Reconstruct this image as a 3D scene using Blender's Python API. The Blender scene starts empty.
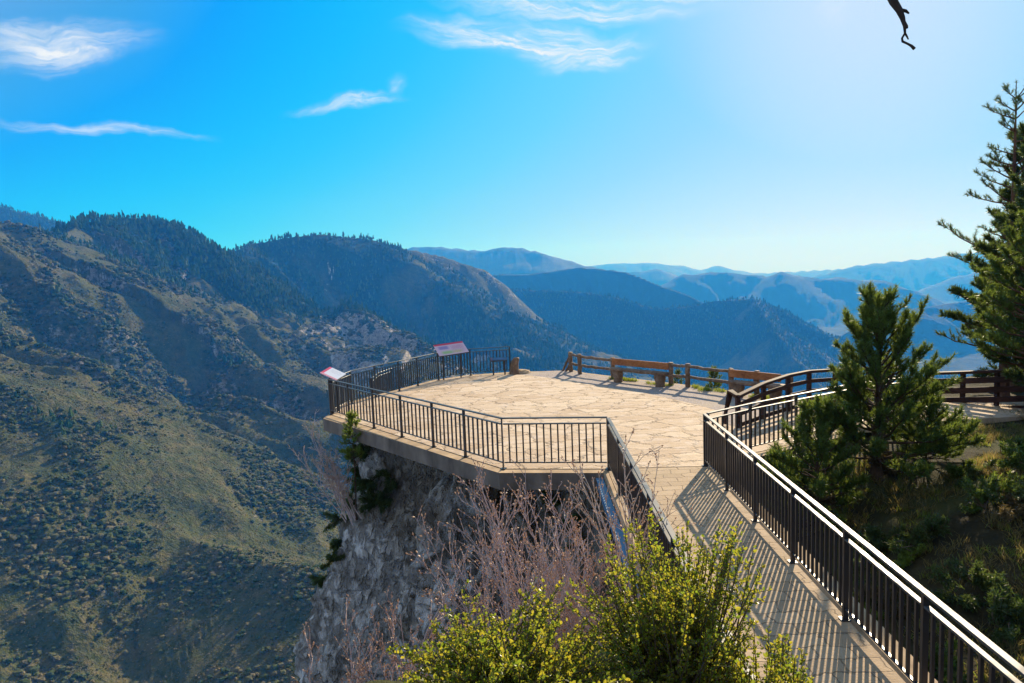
import bpy, math, random
import numpy as np
from mathutils import Vector, Matrix
C = bpy.context.scene.collection
R = math.radians
rng = np.random.default_rng(7)
random.seed(7)

# ------------------------------------------------------------------ camera
F_PX, CX, CY, CAMZ = 700.0, 512.0, 341.5, 4.15
PITCH, ROLL = math.atan(70.0 / F_PX), R(2.2)
fw = np.array([0, math.cos(PITCH), -math.sin(PITCH)])
r0 = np.array([1.0, 0, 0]); u0 = np.array([0, math.sin(PITCH), math.cos(PITCH)])
rt = math.cos(ROLL) * r0 - math.sin(ROLL) * u0
up = math.sin(ROLL) * r0 + math.cos(ROLL) * u0
def ray(px, py): return fw + rt * ((px - CX) / F_PX) - up * ((py - CY) / F_PX)
def at(px, py, z=0.0):
    v = ray(px, py); t = (z - CAMZ) / v[2]
    return np.array([v[0] * t, v[1] * t, z])
def at_d(px, py, d):
    v = ray(px, py); t = d / v[1]
    return np.array([v[0] * t, d, CAMZ + v[2] * t])
cam = bpy.data.cameras.new('camera'); co = bpy.data.objects.new('camera', cam); C.objects.link(co)
cam.sensor_width = 36; cam.lens = F_PX / 1024 * 36; cam.clip_start = 0.05; cam.clip_end = 80000
M = Matrix([[rt[0], up[0], -fw[0], 0], [rt[1], up[1], -fw[1], 0], [rt[2], up[2], -fw[2], CAMZ], [0, 0, 0, 1]])
co.matrix_world = M
S = bpy.context.scene; S.camera = co

# ------------------------------------------------------------------ mesh helpers
class MB:
    def __init__(s): s.V = []; s.F = []; s.n = 0
    def add(s, V, F):
        V = np.asarray(V, float).reshape(-1, 3); F = np.asarray(F, int)
        s.V.append(V); s.F.append(F + s.n); s.n += len(V)
    def box(s, c, size, rz=0.0, rx=0.0):
        sx, sy, sz = [k / 2 for k in size]
        V = np.array([[x, y, z] for z in (-sz, sz) for x, y in ((-sx, -sy), (sx, -sy), (sx, sy), (-sx, sy))])
        if rx:
            a, b = math.cos(rx), math.sin(rx); V = V @ np.array([[1, 0, 0], [0, a, -b], [0, b, a]]).T
        a, b = math.cos(rz), math.sin(rz); V = V @ np.array([[a, -b, 0], [b, a, 0], [0, 0, 1]]).T
        s.add(V + np.asarray(c, float), [[0, 3, 2, 1], [4, 5, 6, 7], [0, 1, 5, 4], [1, 2, 6, 5], [2, 3, 7, 6], [3, 0, 4, 7]])
    def sweep(s, P, w, h, rad=0.0):
        """rectangular bar swept along a polyline with mitred joints; profile centred on the line"""
        P = np.asarray(P, float); n = len(P); rows = []
        for i in range(n):
            a = P[i] - P[i - 1] if i else P[1] - P[0]
            b = P[i + 1] - P[i] if i < n - 1 else a
            a = a / np.linalg.norm(a); b = b / np.linalg.norm(b)
            t = a + b; t /= np.linalg.norm(t)
            side = np.cross(t, [0, 0, 1.0]); side /= np.linalg.norm(side)
            upv = np.cross(side, t); k = 1 / max(0.5, float(np.dot(t, a)))
            cc = min(w, h) * 0.18
            prof = [(-w / 2 + cc, -h / 2), (w / 2 - cc, -h / 2), (w / 2, -h / 2 + cc), (w / 2, h / 2 - cc), (w / 2 - cc, h / 2), (-w / 2 + cc, h / 2), (-w / 2, h / 2 - cc), (-w / 2, -h / 2 + cc)]
            rows.append([P[i] + side * x * k + upv * z for x, z in prof])
        m = 8; V = np.array(rows).reshape(-1, 3); F = []
        for i in range(n - 1):
            for j in range(m):
                F.append([i * m + j, i * m + (j + 1) % m, (i + 1) * m + (j + 1) % m, (i + 1) * m + j])
        e = (n - 1) * m
        for o in (0, e):
            F += [[o, o + 1, o + 2, o + 3], [o, o + 3, o + 4, o + 7], [o + 4, o + 5, o + 6, o + 7]]
        s.add(V, F)
    def tube(s, P, rad, sides=6, cap=True):
        P = np.asarray(P, float); n = len(P); rad = np.broadcast_to(np.asarray(rad, float), (n,))
        T = np.gradient(P, axis=0); T /= np.linalg.norm(T, axis=1, keepdims=True) + 1e-9
        ref = np.array([0.31, 0.17, 0.93]); ref = ref if abs(T[0] @ ref) < .9 else np.array([1.0, 0, 0])
        A = np.cross(T, ref); A /= np.linalg.norm(A, axis=1, keepdims=True) + 1e-9
        B = np.cross(T, A)
        th = np.arange(sides) * 2 * math.pi / sides
        V = P[:, None] + rad[:, None, None] * (A[:, None] * np.cos(th)[None, :, None] + B[:, None] * np.sin(th)[None, :, None])
        i = np.arange(n - 1)[:, None] * sides; j = np.arange(sides)[None]; j2 = (j + 1) % sides
        F = np.stack([i + j, i + j2, i + sides + j2, i + sides + j], -1).reshape(-1, 4)
        off = s.n
        s.add(V.reshape(-1, 3), F)
        if cap and sides > 3:
            for base, q in ((0, P[0]), ((n - 1) * sides, P[-1])):
                s.V.append(q[None]); c = s.n; s.n += 1
                s.F.append(np.array([[off + base + k, off + base + (k + 1) % sides, c] for k in range(sides)]))
    def build(s, name, mat, parent=None, smooth=False, loc=None):
        V = np.concatenate(s.V)
        if loc is not None: V = V - np.asarray(loc)
        o = obj_np(name, V, s.F, mat, smooth)
        if loc is not None: o.location = loc
        if parent is not None: o.parent = parent
        return o

def obj_np(name, V, Fs, mat, smooth=False):
    if isinstance(Fs, np.ndarray): Fs = [Fs]
    me = bpy.data.meshes.new(name)
    loops = np.concatenate([f.reshape(-1) for f in Fs]).astype(np.int32)
    tot = np.concatenate([np.full(len(f), f.shape[1]) for f in Fs]).astype(np.int32)
    st = np.concatenate([[0], np.cumsum(tot)[:-1]]).astype(np.int32)
    me.vertices.add(len(V)); me.vertices.foreach_set('co', np.asarray(V, np.float32).reshape(-1))
    me.loops.add(len(loops)); me.loops.foreach_set('vertex_index', loops)
    me.polygons.add(len(tot)); me.polygons.foreach_set('loop_start', st)
    me.polygons.foreach_set('use_smooth', np.full(len(tot), bool(smooth)))
    me.update(calc_edges=True)
    if mat: me.materials.append(mat)
    o = bpy.data.objects.new(name, me); C.objects.link(o)
    return o
def attr(o, name, arr):
    a = o.data.attributes.new(name, 'FLOAT', 'POINT'); a.data.foreach_set('value', np.asarray(arr, np.float32))
def polysheet(mb, poly, z, thick=None):
    """flat polygon (plan points) at height z, as an n-gon fan kept as triangles; optional skirt downwards"""
    from mathutils.geometry import tessellate_polygon
    P = np.array([[p[0], p[1], z] for p in poly])
    T = tessellate_polygon([[Vector(p) for p in P]])
    T = [t if np.cross(P[t[1]] - P[t[0]], P[t[2]] - P[t[0]])[2] > 0 else (t[0], t[2], t[1]) for t in T]
    mb.add(P, np.array(T))
    if thick:
        n = len(P); Q = P.copy(); Q[:, 2] -= thick
        mb.add(np.concatenate([P, Q]), np.array([[i, (i + 1) % n, n + (i + 1) % n, n + i] for i in range(n)]))
        mb.add(Q, np.array([t[::-1] for t in T]))
def empty(name, loc, label, cat, group=None, rz=0):
    o = bpy.data.objects.new(name, None); C.objects.link(o); o.location = loc; o.rotation_euler.z = rz
    o['label'] = label; o['category'] = cat
    if group: o['group'] = group
    return o
def tag(o, label=None, cat=None, group=None, kind=None):
    if label: o['label'] = label
    if cat: o['category'] = cat
    if group: o['group'] = group
    if kind: o['kind'] = kind
    return o
class Local:
    """builds parts in world coordinates under an Empty without rotation"""
    def __init__(s, e): s.e = e; s.l = np.array(e.location)
    def part(s, mb, name, mat, parent=None, smooth=False):
        o = mb.build(name, mat, None, smooth)
        o.data.transform(Matrix.Translation(-Vector(s.l))); o.parent = parent or s.e
        return o

# ------------------------------------------------------------------ noise (numpy)
def _h(ix, iy, iz, seed):
    h = (ix.astype(np.uint32) * np.uint32(374761393) + iy.astype(np.uint32) * np.uint32(668265263) + iz.astype(np.uint32) * np.uint32(2147483647 // 3) + np.uint32(seed * 1013904223 & 0xffffffff))
    h = (h ^ (h >> np.uint32(13))) * np.uint32(1274126177); h ^= h >> np.uint32(16)
    h = h * np.uint32(2246822519); return h ^ (h >> np.uint32(15))
_GA = np.arange(256) * (2 * math.pi / 256); _GC = np.cos(_GA); _GS = np.sin(_GA)
def noise2(x, y, seed=0):
    xi = np.floor(x); yi = np.floor(y); fx = x - xi; fy = y - yi
    xi = xi.astype(np.int64).astype(np.uint32); yi = yi.astype(np.int64).astype(np.uint32)
    hx = (xi * np.uint32(374761393), (xi + np.uint32(1)) * np.uint32(374761393)); sd = np.uint32(seed * 1013904223 & 0xffffffff)
    hy = (yi * np.uint32(668265263) + sd, (yi + np.uint32(1)) * np.uint32(668265263) + sd)
    def g(i, j):
        h = hx[i] + hy[j]; h = (h ^ (h >> np.uint32(13))) * np.uint32(1274126177); h ^= h >> np.uint32(16); h *= np.uint32(2246822519); h >>= np.uint32(24)
        return _GC[h] * (fx - i) + _GS[h] * (fy - j)
    u = fx * fx * fx * (fx * (fx * 6 - 15) + 10); v = fy * fy * fy * (fy * (fy * 6 - 15) + 10)
    a = g(0, 0); a = a + (g(1, 0) - a) * u; b = g(0, 1); b = b + (g(1, 1) - b) * u
    return (a + (b - a) * v) * 1.5
def noise3(x, y, z, seed=0):
    xi = np.floor(x); yi = np.floor(y); zi = np.floor(z); fx = x - xi; fy = y - yi; fz = z - zi
    xi, yi, zi = [k.astype(np.int64) for k in (xi, yi, zi)]
    u, v, w = [k * k * (3 - 2 * k) for k in (fx, fy, fz)]
    def g(i, j, k): return _h(xi + i, yi + j, zi + k, seed) * np.float64(2 / 4294967296) - 1
    r = 0
    for i in (0, 1):
        for j in (0, 1):
            for k in (0, 1):
                r = r + g(i, j, k) * (u if i else 1 - u) * (v if j else 1 - v) * (w if k else 1 - w)
    return r
def fbm2(x, y, o=4, seed=0, gain=.5):
    r = 0; a = 1
    for k in range(o): r = r + a * noise2(x, y, seed + k); a *= gain; x = x * 2.03 + 3.1; y = y * 2.03 - 1.7
    return r
def ridged2(x, y, o=4, seed=0, gain=.5):
    r = 0; a = 1
    for k in range(o): r = r + a * (1 - 2 * np.abs(noise2(x, y, seed + k))); a *= gain; x = x * 2.03 + 3.1; y = y * 2.03 - 1.7
    return r
def sst(a, b, x):
    t = np.clip((x - a) / (b - a), 0, 1); return t * t * (3 - 2 * t)

# ------------------------------------------------------------------ materials
def mat(name):
    m = bpy.data.materials.new(name); m.use_nodes = True; nt = m.node_tree; nt.nodes.clear()
    return m, nt
class N:
    def __init__(s, nt): s.nt = nt
    def __call__(s, typ, **kw):
        n = s.nt.nodes.new(typ)
        for k, v in kw.items():
            if k.startswith('i_'):
                key = k[2:].replace('_', ' ')
                inp = n.inputs[key]
                if hasattr(v, 'is_linked') or isinstance(v, bpy.types.NodeSocket): s.nt.links.new(v, inp)
                else: inp.default_value = v
            elif k == 'ins':
                for idx, v2 in v.items():
                    if isinstance(v2, bpy.types.NodeSocket): s.nt.links.new(v2, n.inputs[idx])
                    else: n.inputs[idx].default_value = v2
            else: setattr(n, k, v)
        return n
    def math(s, op, a, b=0.0, clamp=False):
        return s('ShaderNodeMath', operation=op, use_clamp=clamp, ins={0: a, 1: b}).outputs[0]
    def mix(s, fac, a, b, blend='MIX'):
        n = s('ShaderNodeMix', data_type='RGBA', blend_type=blend, ins={0: fac, 6: a, 7: b}); return n.outputs[2]
    def ramp(s, fac, stops):
        n = s('ShaderNodeValToRGB', i_Fac=fac); e = n.color_ramp.elements
        e[0].position, e[0].color = stops[0][0], c4(stops[0][1]); e[1].position, e[1].color = stops[-1][0], c4(stops[-1][1])
        for p, c in stops[1:-1]:
            k = e.new(p); k.color = c4(c)
        return n.outputs[0]
    def noise(s, vec, scale, detail=4, rough=.55, dist=0, out=0):
        n = s('ShaderNodeTexNoise', i_Scale=scale, i_Detail=detail, i_Roughness=rough, i_Distortion=dist)
        if vec is not None: s.nt.links.new(vec, n.inputs['Vector'])
        return n.outputs[out]
    def smooth(s, x, a, b):
        return s('ShaderNodeMapRange', interpolation_type='SMOOTHSTEP', ins={0: x, 1: a, 2: b, 3: 0.0, 4: 1.0}).outputs[0]
    def scale(s, vec, k):
        return s('ShaderNodeVectorMath', operation='MULTIPLY', ins={0: vec, 1: k}).outputs[0]
def c4(c): return (*c, 1.0) if not hasattr(c, '__len__') or len(c) == 3 else c
def finish(nt, n, col, rough=.8, bump=None, bstr=.5, bdist=.02, spec=.3, metal=0.0, trans=None, tcol=None):
    b = n('ShaderNodeBsdfPrincipled')
    L = nt.links.new
    for key, v in (('Base Color', col), ('Roughness', rough), ('Specular IOR Level', spec), ('Metallic', metal)):
        if isinstance(v, bpy.types.NodeSocket): L(v, b.inputs[key])
        else: b.inputs[key].default_value = c4(v) if key == 'Base Color' else v
    if bump is not None:
        k = n('ShaderNodeBump', i_Strength=bstr, i_Distance=bdist, i_Height=bump); L(k.outputs[0], b.inputs['Normal'])
    out = n('ShaderNodeOutputMaterial'); sh = b.outputs[0]
    if trans:
        t = n('ShaderNodeBsdfTranslucent')
        if isinstance(tcol, bpy.types.NodeSocket): L(tcol, t.inputs[0])
        else: t.inputs[0].default_value = c4(tcol)
        mx = n('ShaderNodeMixShader', ins={0: trans}); L(sh, mx.inputs[1]); L(t.outputs[0], mx.inputs[2]); sh = mx.outputs[0]
    L(sh, out.inputs[0])
def objco(n): return n('ShaderNodeTexCoord').outputs['Object']
def geopos(n): return n('ShaderNodeNewGeometry').outputs['Position']

def m_simple(name, c1, c2, scale=8, rough=.8, bstr=.3, bdist=.01, spec=.3, metal=0.0, stretch=None, det=5):
    m, nt = mat(name); n = N(nt); v = geopos(n)
    if stretch: v = n.scale(v, stretch)
    f = n.noise(v, scale, det, .6)
    col = n.ramp(f, [(.3, c1), (.7, c2)])
    finish(nt, n, col, rough, f, bstr, bdist, spec, metal); return m

def m_paving():
    m, nt = mat('flagstone'); n = N(nt); v = geopos(n)
    warp = n.noise(v, 1.5, 5, .68, out=1)
    w = n('ShaderNodeVectorMath', operation='MULTIPLY_ADD', ins={0: warp, 1: (1.0, 1.0, 0), 2: v}).outputs[0]
    w = n.scale(w, (.85, 1.35, 0.0))
    d = n('ShaderNodeTexVoronoi', feature='DISTANCE_TO_EDGE', voronoi_dimensions='2D', i_Scale=1.25, i_Vector=w)
    cell = n('ShaderNodeTexVoronoi', feature='F1', voronoi_dimensions='2D', i_Scale=1.25, i_Vector=w)
    cc = n('ShaderNodeSeparateColor', i_Color=cell.outputs['Color'])
    dn = n.math('ADD', d.outputs['Distance'], n.math('MULTIPLY', n.math('SUBTRACT', n.noise(v, 9, 4, .7), .5), .09))
    # some joints are filled with sand and hardly show: joint width and depth vary over the terrace
    fill = n.smooth(n.noise(v, 1.3, 4, .65), .46, .60)
    crack = n.math('SUBTRACT', 1.0, n.smooth(dn, 0.004, .05), True)
    crack = n.math('MULTIPLY', crack, n.math('ADD', .12, n.math('MULTIPLY', fill, .88)))
    tint = n.ramp(cc.outputs[0], [(0, (.47, .34, .225)), (.5, (.54, .405, .275)), (1, (.61, .475, .335))])
    big = n.noise(v, .5, 3, .6); fine = n.noise(v, 14, 5, .7); mid = n.noise(n.scale(v, (1, 2.2, 1)), 2.6, 5, .68)
    col = n.mix(n.math('MULTIPLY', n.smooth(mid, .50, .68), .55), tint, (.40, .275, .165, 1))
    col = n.mix(n.math('MULTIPLY', n.smooth(n.noise(n.scale(v, (1, 1.8, 1)), 1.4, 5, .65), .5, .64), .6), col, (.64, .52, .41, 1))
    col = n.mix(n.math('MULTIPLY', n.smooth(fine, .55, .75), .4), col, (.34, .24, .14, 1))
    col = n.mix(n.math('MULTIPLY', crack, .82), col, (.10, .07, .048, 1))
    hgt = n.math('ADD', n.math('MULTIPLY', n.smooth(dn, 0.0, .08), .8), n.math('MULTIPLY', n.math('ADD', mid, n.math('MULTIPLY', fine, .4)), 1.1))
    # each slab lies a little higher or lower than its neighbour
    hgt = n.math('ADD', hgt, n.math('MULTIPLY', cc.outputs[1], .5))
    finish(nt, n, col, .85, hgt, .8, .035, .2); return m

def m_rock(name, c1, c2, c3, sc=1.0, bd=.25):
    m, nt = mat(name); n = N(nt); v = geopos(n)
    vs = n.scale(v, (1.2 * sc, 1.2 * sc, .62 * sc))
    a = n.noise(vs, .9, 5, .66, .4); b = n.noise(vs, 4.6, 6, .72, .5)
    c = n.noise(v, .45 * sc, 3, .55)
    pit = n('ShaderNodeTexVoronoi', feature='SMOOTH_F1', i_Scale=3.4); pit.inputs['Smoothness'].default_value = .3
    wv = n('ShaderNodeVectorMath', operation='MULTIPLY_ADD', ins={0: n.noise(vs, 2.2, 4, .65, out=1), 1: (.8, .8, .8), 2: vs}).outputs[0]
    nt.links.new(wv, pit.inputs['Vector'])
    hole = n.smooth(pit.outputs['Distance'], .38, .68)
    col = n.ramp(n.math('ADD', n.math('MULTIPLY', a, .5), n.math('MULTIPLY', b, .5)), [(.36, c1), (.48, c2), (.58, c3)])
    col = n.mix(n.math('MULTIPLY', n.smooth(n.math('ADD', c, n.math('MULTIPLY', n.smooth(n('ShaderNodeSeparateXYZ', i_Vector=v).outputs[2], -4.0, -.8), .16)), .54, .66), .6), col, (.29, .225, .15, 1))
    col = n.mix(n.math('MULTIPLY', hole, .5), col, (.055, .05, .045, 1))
    col = n.mix(n.math('MULTIPLY', n.smooth(n.noise(vs, 1.7, 5, .7), .60, .68), .7), col, (.05, .055, .025, 1))
    h = n.math('SUBTRACT', n.math('ADD', n.math('MULTIPLY', b, .8), a), n.math('MULTIPLY', hole, .6))
    finish(nt, n, col, .9, h, 1.0, bd, .15); return m

def m_terrain():
    m, nt = mat('mountain_slope'); n = N(nt); v = geopos(n)
    fo = n('ShaderNodeAttribute', attribute_name='forest').outputs['Fac']
    ro = n('ShaderNodeAttribute', attribute_name='rock').outputs['Fac']
    gr = n('ShaderNodeAttribute', attribute_name='grass').outputs['Fac']
    n1 = n.noise(v, .012, 6, .6); n2 = n.noise(v, .07, 6, .68); n3 = n.noise(v, .22, 4, .7)
    scrub = n.ramp(n.math('ADD', n.math('MULTIPLY', n1, .4), n.math('MULTIPLY', n2, .6)), [(.33, (.034, .052, .018)), (.48, (.075, .082, .030)), (.60, (.125, .105, .045)), (.72, (.18, .14, .07))])
    gcol = n.ramp(n2, [(.3, (.042, .058, .018)), (.48, (.072, .072, .026)), (.62, (.12, .094, .042)), (.78, (.17, .125, .06))])
    col = n.mix(gr, scrub, gcol)
    forest = n.ramp(n2, [(.3, (.012, .030, .013)), (.6, (.024, .048, .018)), (.75, (.045, .062, .024))])
    col = n.mix(fo, col, forest)
    rk = n.ramp(n.noise(n.scale(v, (1, 1, .5)), .09, 6, .7), [(.3, (.15, .125, .10)), (.5, (.33, .28, .23)), (.7, (.48, .43, .37))])
    rmask = n.smooth(n.math('ADD', n.math('MULTIPLY', ro, 1.0), n.math('MULTIPLY', n.math('SUBTRACT', n.noise(v, .045, 7, .72), .5), 1.8)), .42, .62)
    col = n.mix(rmask, col, rk)
    # shrubs too small to stand as plants of their own
    sp = n.smooth(n3, .52, .62)
    col = n.mix(n.math('MULTIPLY', sp, .7), col, (.028, .042, .014, 1))
    br = n.smooth(n.noise(v, .13, 5, .7), .56, .68)
    col = n.mix(n.math('MULTIPLY', br, .5), col, (.13, .095, .055, 1))
    h = n.math('ADD', n.math('MULTIPLY', n2, 7.0), n.math('MULTIPLY', n3, 3.0))
    finish(nt, n, col, .95, h, .9, 1.0, .05); return m

def m_leaf(name, c1, c2, tc, tr=.45, sc=6.0, rough=.5, spec=.35):
    m, nt = mat(name); n = N(nt)
    rnd = n('ShaderNodeNewGeometry').outputs['Random Per Island']
    v = geopos(n)
    f = n.math('ADD', n.math('MULTIPLY', rnd, .55), n.math('MULTIPLY', n.noise(v, sc, 2, .5), .45))
    col = n.ramp(f, [(.2, c1), (.75, c2)])
    tcol = n.mix(n.smooth(rnd, .0, 1.0), c4(tc[0]), c4(tc[1]))
    finish(nt, n, col, rough, spec=spec, trans=tr, tcol=tcol); return m

def m_far(name, c1, c2, c3):
    m, nt = mat(name); n = N(nt); v = geopos(n)
    r = n('ShaderNodeObjectInfo').outputs['Random']
    f = n.math('ADD', n.math('MULTIPLY', r, .6), n.math('MULTIPLY', n.noise(v, .02, 3, .6), .4))
    finish(nt, n, n.ramp(f, [(.2, c1), (.5, c2), (.75, c3)]), .95, spec=.05); return m

def m_ground():
    m, nt = mat('hillside_soil'); n = N(nt); v = geopos(n)
    a = n.noise(v, .7, 6, .65); b = n.noise(v, 5, 6, .7); c = n.noise(v, .35, 3, .5)
    col = n.ramp(n.math('ADD', n.math('MULTIPLY', a, .6), n.math('MULTIPLY', b, .4)), [(.33, (.016, .015, .009)), (.48, (.036, .031, .016)), (.6, (.068, .055, .028)), (.72, (.11, .088, .05))])
    col = n.mix(n.math('MULTIPLY', n.smooth(c, .48, .62), .5), col, (.07, .085, .025, 1))
    finish(nt, n, col, .95, n.math('ADD', a, n.math('MULTIPLY', b, .6)), 1.0, .12, .1); return m

def m_gravel():
    m, nt = mat('gravel'); n = N(nt); v = geopos(n)
    vo = n('ShaderNodeTexVoronoi', feature='F1', voronoi_dimensions='2D'); vo.inputs['Scale'].default_value = 28; nt.links.new(v, vo.inputs['Vector'])
    g = n('ShaderNodeSeparateColor', i_Color=vo.outputs['Color']).outputs[0]
    col = n.ramp(g, [(0, (.20, .16, .14)), (1, (.40, .34, .31))])
    col = n.mix(n.math('MULTIPLY', n.smooth(n.noise(v, .9, 5, .6), .45, .65), .6), col, (.40, .32, .235, 1))
    finish(nt, n, col, .9, vo.outputs['Distance'], .6, .01, .2); return m

def m_metal(name, base, rough=.35, metal=0.0, spec=.5, wear=.15):
    m, nt = mat(name); n = N(nt); v = geopos(n)
    f = n.noise(v, 14, 5, .7)
    col = n.mix(n.math('MULTIPLY', n.smooth(f, .56, .72), wear), c4(base), (.16, .085, .045, 1))
    r = n.ramp(n.noise(v, 5, 4, .6), [(.3, (rough * .8,) * 3), (.7, (rough * 1.35,) * 3)])
    finish(nt, n, col, r, f, .12, .004, spec, metal); return m

def m_wood(name, c1, c2, c3, axis=(1, 1, 1)):
    m, nt = mat(name); n = N(nt)
    v = n('ShaderNodeTexCoord').outputs['Generated']; g = geopos(n)
    a = n.noise(n.scale(g, axis), 9, 6, .65); b = n.noise(g, 1.6, 4, .6)
    col = n.ramp(n.math('ADD', n.math('MULTIPLY', a, .6), n.math('MULTIPLY', b, .4)), [(.35, c1), (.5, c2), (.66, c3)])
    finish(nt, n, col, .75, a, .5, .012, .25); return m

PAVE = m_paving()
def m_setts():
    m, nt = mat('bridge_stone'); n = N(nt); v = geopos(n)
    w = n('ShaderNodeVectorMath', operation='MULTIPLY_ADD', ins={0: n.noise(v, 3.2, 4, .6, out=1), 1: (.22, .22, 0), 2: v}).outputs[0]
    b = n('ShaderNodeTexBrick', i_Vector=w, i_Scale=1.0); b.inputs['Mortar Size'].default_value = .012; b.inputs['Mortar Smooth'].default_value = .6
    b.inputs['Brick Width'].default_value = .40; b.inputs['Row Height'].default_value = .26; b.inputs['Bias'].default_value = 0.0
    b.inputs['Color1'].default_value = (.36, .26, .165, 1); b.inputs['Color2'].default_value = (.46, .34, .22, 1); b.inputs['Mortar'].default_value = (.22, .16, .105, 1)
    mid = n.noise(v, 2.3, 5, .7); fine = n.noise(v, 16, 5, .7)
    col = n.mix(n.math('MULTIPLY', n.smooth(mid, .48, .68), .55), b.outputs['Color'], (.38, .28, .17, 1))
    col = n.mix(n.math('MULTIPLY', n.smooth(fine, .52, .72), .4), col, (.32, .24, .16, 1))
    h = n.math('ADD', n.math('MULTIPLY', n.math('SUBTRACT', 1.0, b.outputs['Fac']), .7), n.math('ADD', mid, n.math('MULTIPLY', fine, .5)))
    finish(nt, n, col, .85, h, .7, .025, .2); return m
SETTS = m_setts()
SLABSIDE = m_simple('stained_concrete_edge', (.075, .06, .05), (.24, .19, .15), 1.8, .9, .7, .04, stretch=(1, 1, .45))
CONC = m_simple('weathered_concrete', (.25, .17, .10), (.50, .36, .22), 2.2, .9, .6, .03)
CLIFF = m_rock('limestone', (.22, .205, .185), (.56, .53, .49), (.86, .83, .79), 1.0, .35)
STONE = m_rock('boulder_stone', (.05, .05, .045), (.12, .115, .10), (.22, .21, .20), 1.6, .12)
TERR = m_terrain()
SOIL = m_ground()
GRAVEL = m_gravel()
BLACK = m_metal('black_iron', (.022, .021, .024), .34, 0.0, .5, .12)
STEEL = m_metal('grey_handrail_steel', (.05, .056, .062), .43, .0, .32, .06)
BLUE = m_metal('blue_grey_painted_steel', (.10, .21, .34), .5, 0.0, .5, .3)
LOG = m_wood('weathered_log', (.085, .052, .033), (.185, .12, .078), (.32, .235, .165), (1, 1, 1))
ORANGE = m_wood('orange_stained_plank', (.20, .07, .025), (.36, .14, .05), (.46, .21, .09), (.6, 1, 3))
DARKW = m_wood('dark_stained_wood', (.020, .010, .008), (.046, .021, .016), (.085, .038, .028), (.6, 1, 3))
BARK = m_simple('pine_bark', (.035, .024, .018), (.12, .075, .05), 7, .95, .9, .03, .1, stretch=(1, 1, .35))
BARKR = m_simple('reddish_pine_bark', (.06, .03, .022), (.19, .10, .065), 6, .95, .9, .03, .1, stretch=(1, 1, .35))
NEED = m_leaf('pine_needle', (.028, .06, .014), (.09, .14, .028), ((.14, .21, .025), (.27, .34, .05)), .42, 1.5, .45)
NEEDD = m_leaf('old_pine_needle', (.03, .055, .018), (.075, .11, .03), ((.10, .15, .025), (.18, .23, .05)), .4, 1.5, .45)
NEEDY = m_leaf('fresh_pine_needle', (.07, .12, .015), (.16, .21, .03), ((.25, .34, .04), (.34, .42, .06)), .45, 3, .45)
BOX = m_leaf('boxwood_leaf', (.05, .085, .010), (.19, .195, .022), ((.24, .33, .025), (.52, .44, .035)), .54, 3.0, .38, .45)
JUNI = m_leaf('juniper_foliage', (.03, .055, .018), (.075, .105, .03), ((.08, .14, .02), (.14, .20, .04)), .35, 3, .5)
TWIG = m_simple('bare_twig', (.36, .25, .23), (.60, .47, .43), 9, .8, .2, .003)
TWIGL = m_simple('pale_twig', (.42, .31, .23), (.66, .52, .41), 9, .8, .2, .003)
BUD = m_leaf('leaf_bud', (.42, .27, .20), (.66, .47, .32), ((.6, .40, .26), (.75, .55, .36)), .4, 6)
STEM = m_simple('shrub_stem', (.06, .045, .03), (.15, .11, .07), 12, .9, .4, .005)
BRUSH = m_leaf('brown_brush', (.05, .038, .016), (.13, .095, .04), ((.13, .10, .03), (.22, .16, .06)), .3, 3, .6)
GRASS = m_leaf('dry_grass', (.07, .06, .018), (.20, .15, .055), ((.26, .21, .05), (.42, .32, .12)), .45, .8, .6)
GRASSG = m_leaf('green_grass', (.08, .12, .012), (.19, .21, .03), ((.26, .34, .03), (.40, .42, .06)), .45, 1.2, .6)
FOREST = m_far('far_forest', (.022, .055, .016), (.042, .082, .024), (.078, .105, .034))
SCRUB = m_far('far_scrub', (.03, .052, .018), (.065, .08, .028), (.14, .115, .055))
HEATH = m_far('far_heath', (.05, .065, .022), (.13, .11, .045), (.22, .165, .085))
DEAD = m_simple('dead_branch_bark', (.025, .018, .018), (.085, .06, .05), 14, .9, .5, .005)

# ------------------------------------------------------------------ sun, sky, clouds
SUN_AZ, SUN_EL = R(27.5), R(24.0)
sv = Vector((math.sin(SUN_AZ) * math.cos(SUN_EL), math.cos(SUN_AZ) * math.cos(SUN_EL), math.sin(SUN_EL)))
sl = bpy.data.lights.new('sun', 'SUN'); sl.energy = 5.0; sl.angle = R(.53); sl.color = (1.0, .88, .73)
so = bpy.data.objects.new('sun', sl); C.objects.link(so); so.rotation_euler = sv.to_track_quat('Z', 'Y').to_euler(); so.location = (40, 80, 60)
W = bpy.data.worlds.new('World'); S.world = W; W.use_nodes = True
nt = W.node_tree; nt.nodes.clear(); n = N(nt)
sky = n('ShaderNodeTexSky', sky_type='NISHITA'); sky.sun_disc = False
sky.sun_elevation = SUN_EL; sky.sun_rotation = SUN_AZ; sky.altitude = 1500; sky.air_density = 1.0; sky.dust_density = .35; sky.ozone_density = 2.0
KS = .1130                                                            # background strength times exposure
d = n('ShaderNodeTexCoord').outputs['Generated']
lum = n('ShaderNodeVectorMath', operation='DOT_PRODUCT', ins={0: sky.outputs[0], 1: (.2126 * KS, .7152 * KS, .0722 * KS)}).outputs['Value']
glow = n('ShaderNodeVectorMath', operation='DOT_PRODUCT', ins={0: d, 1: tuple(sv)}).outputs['Value']
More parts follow.
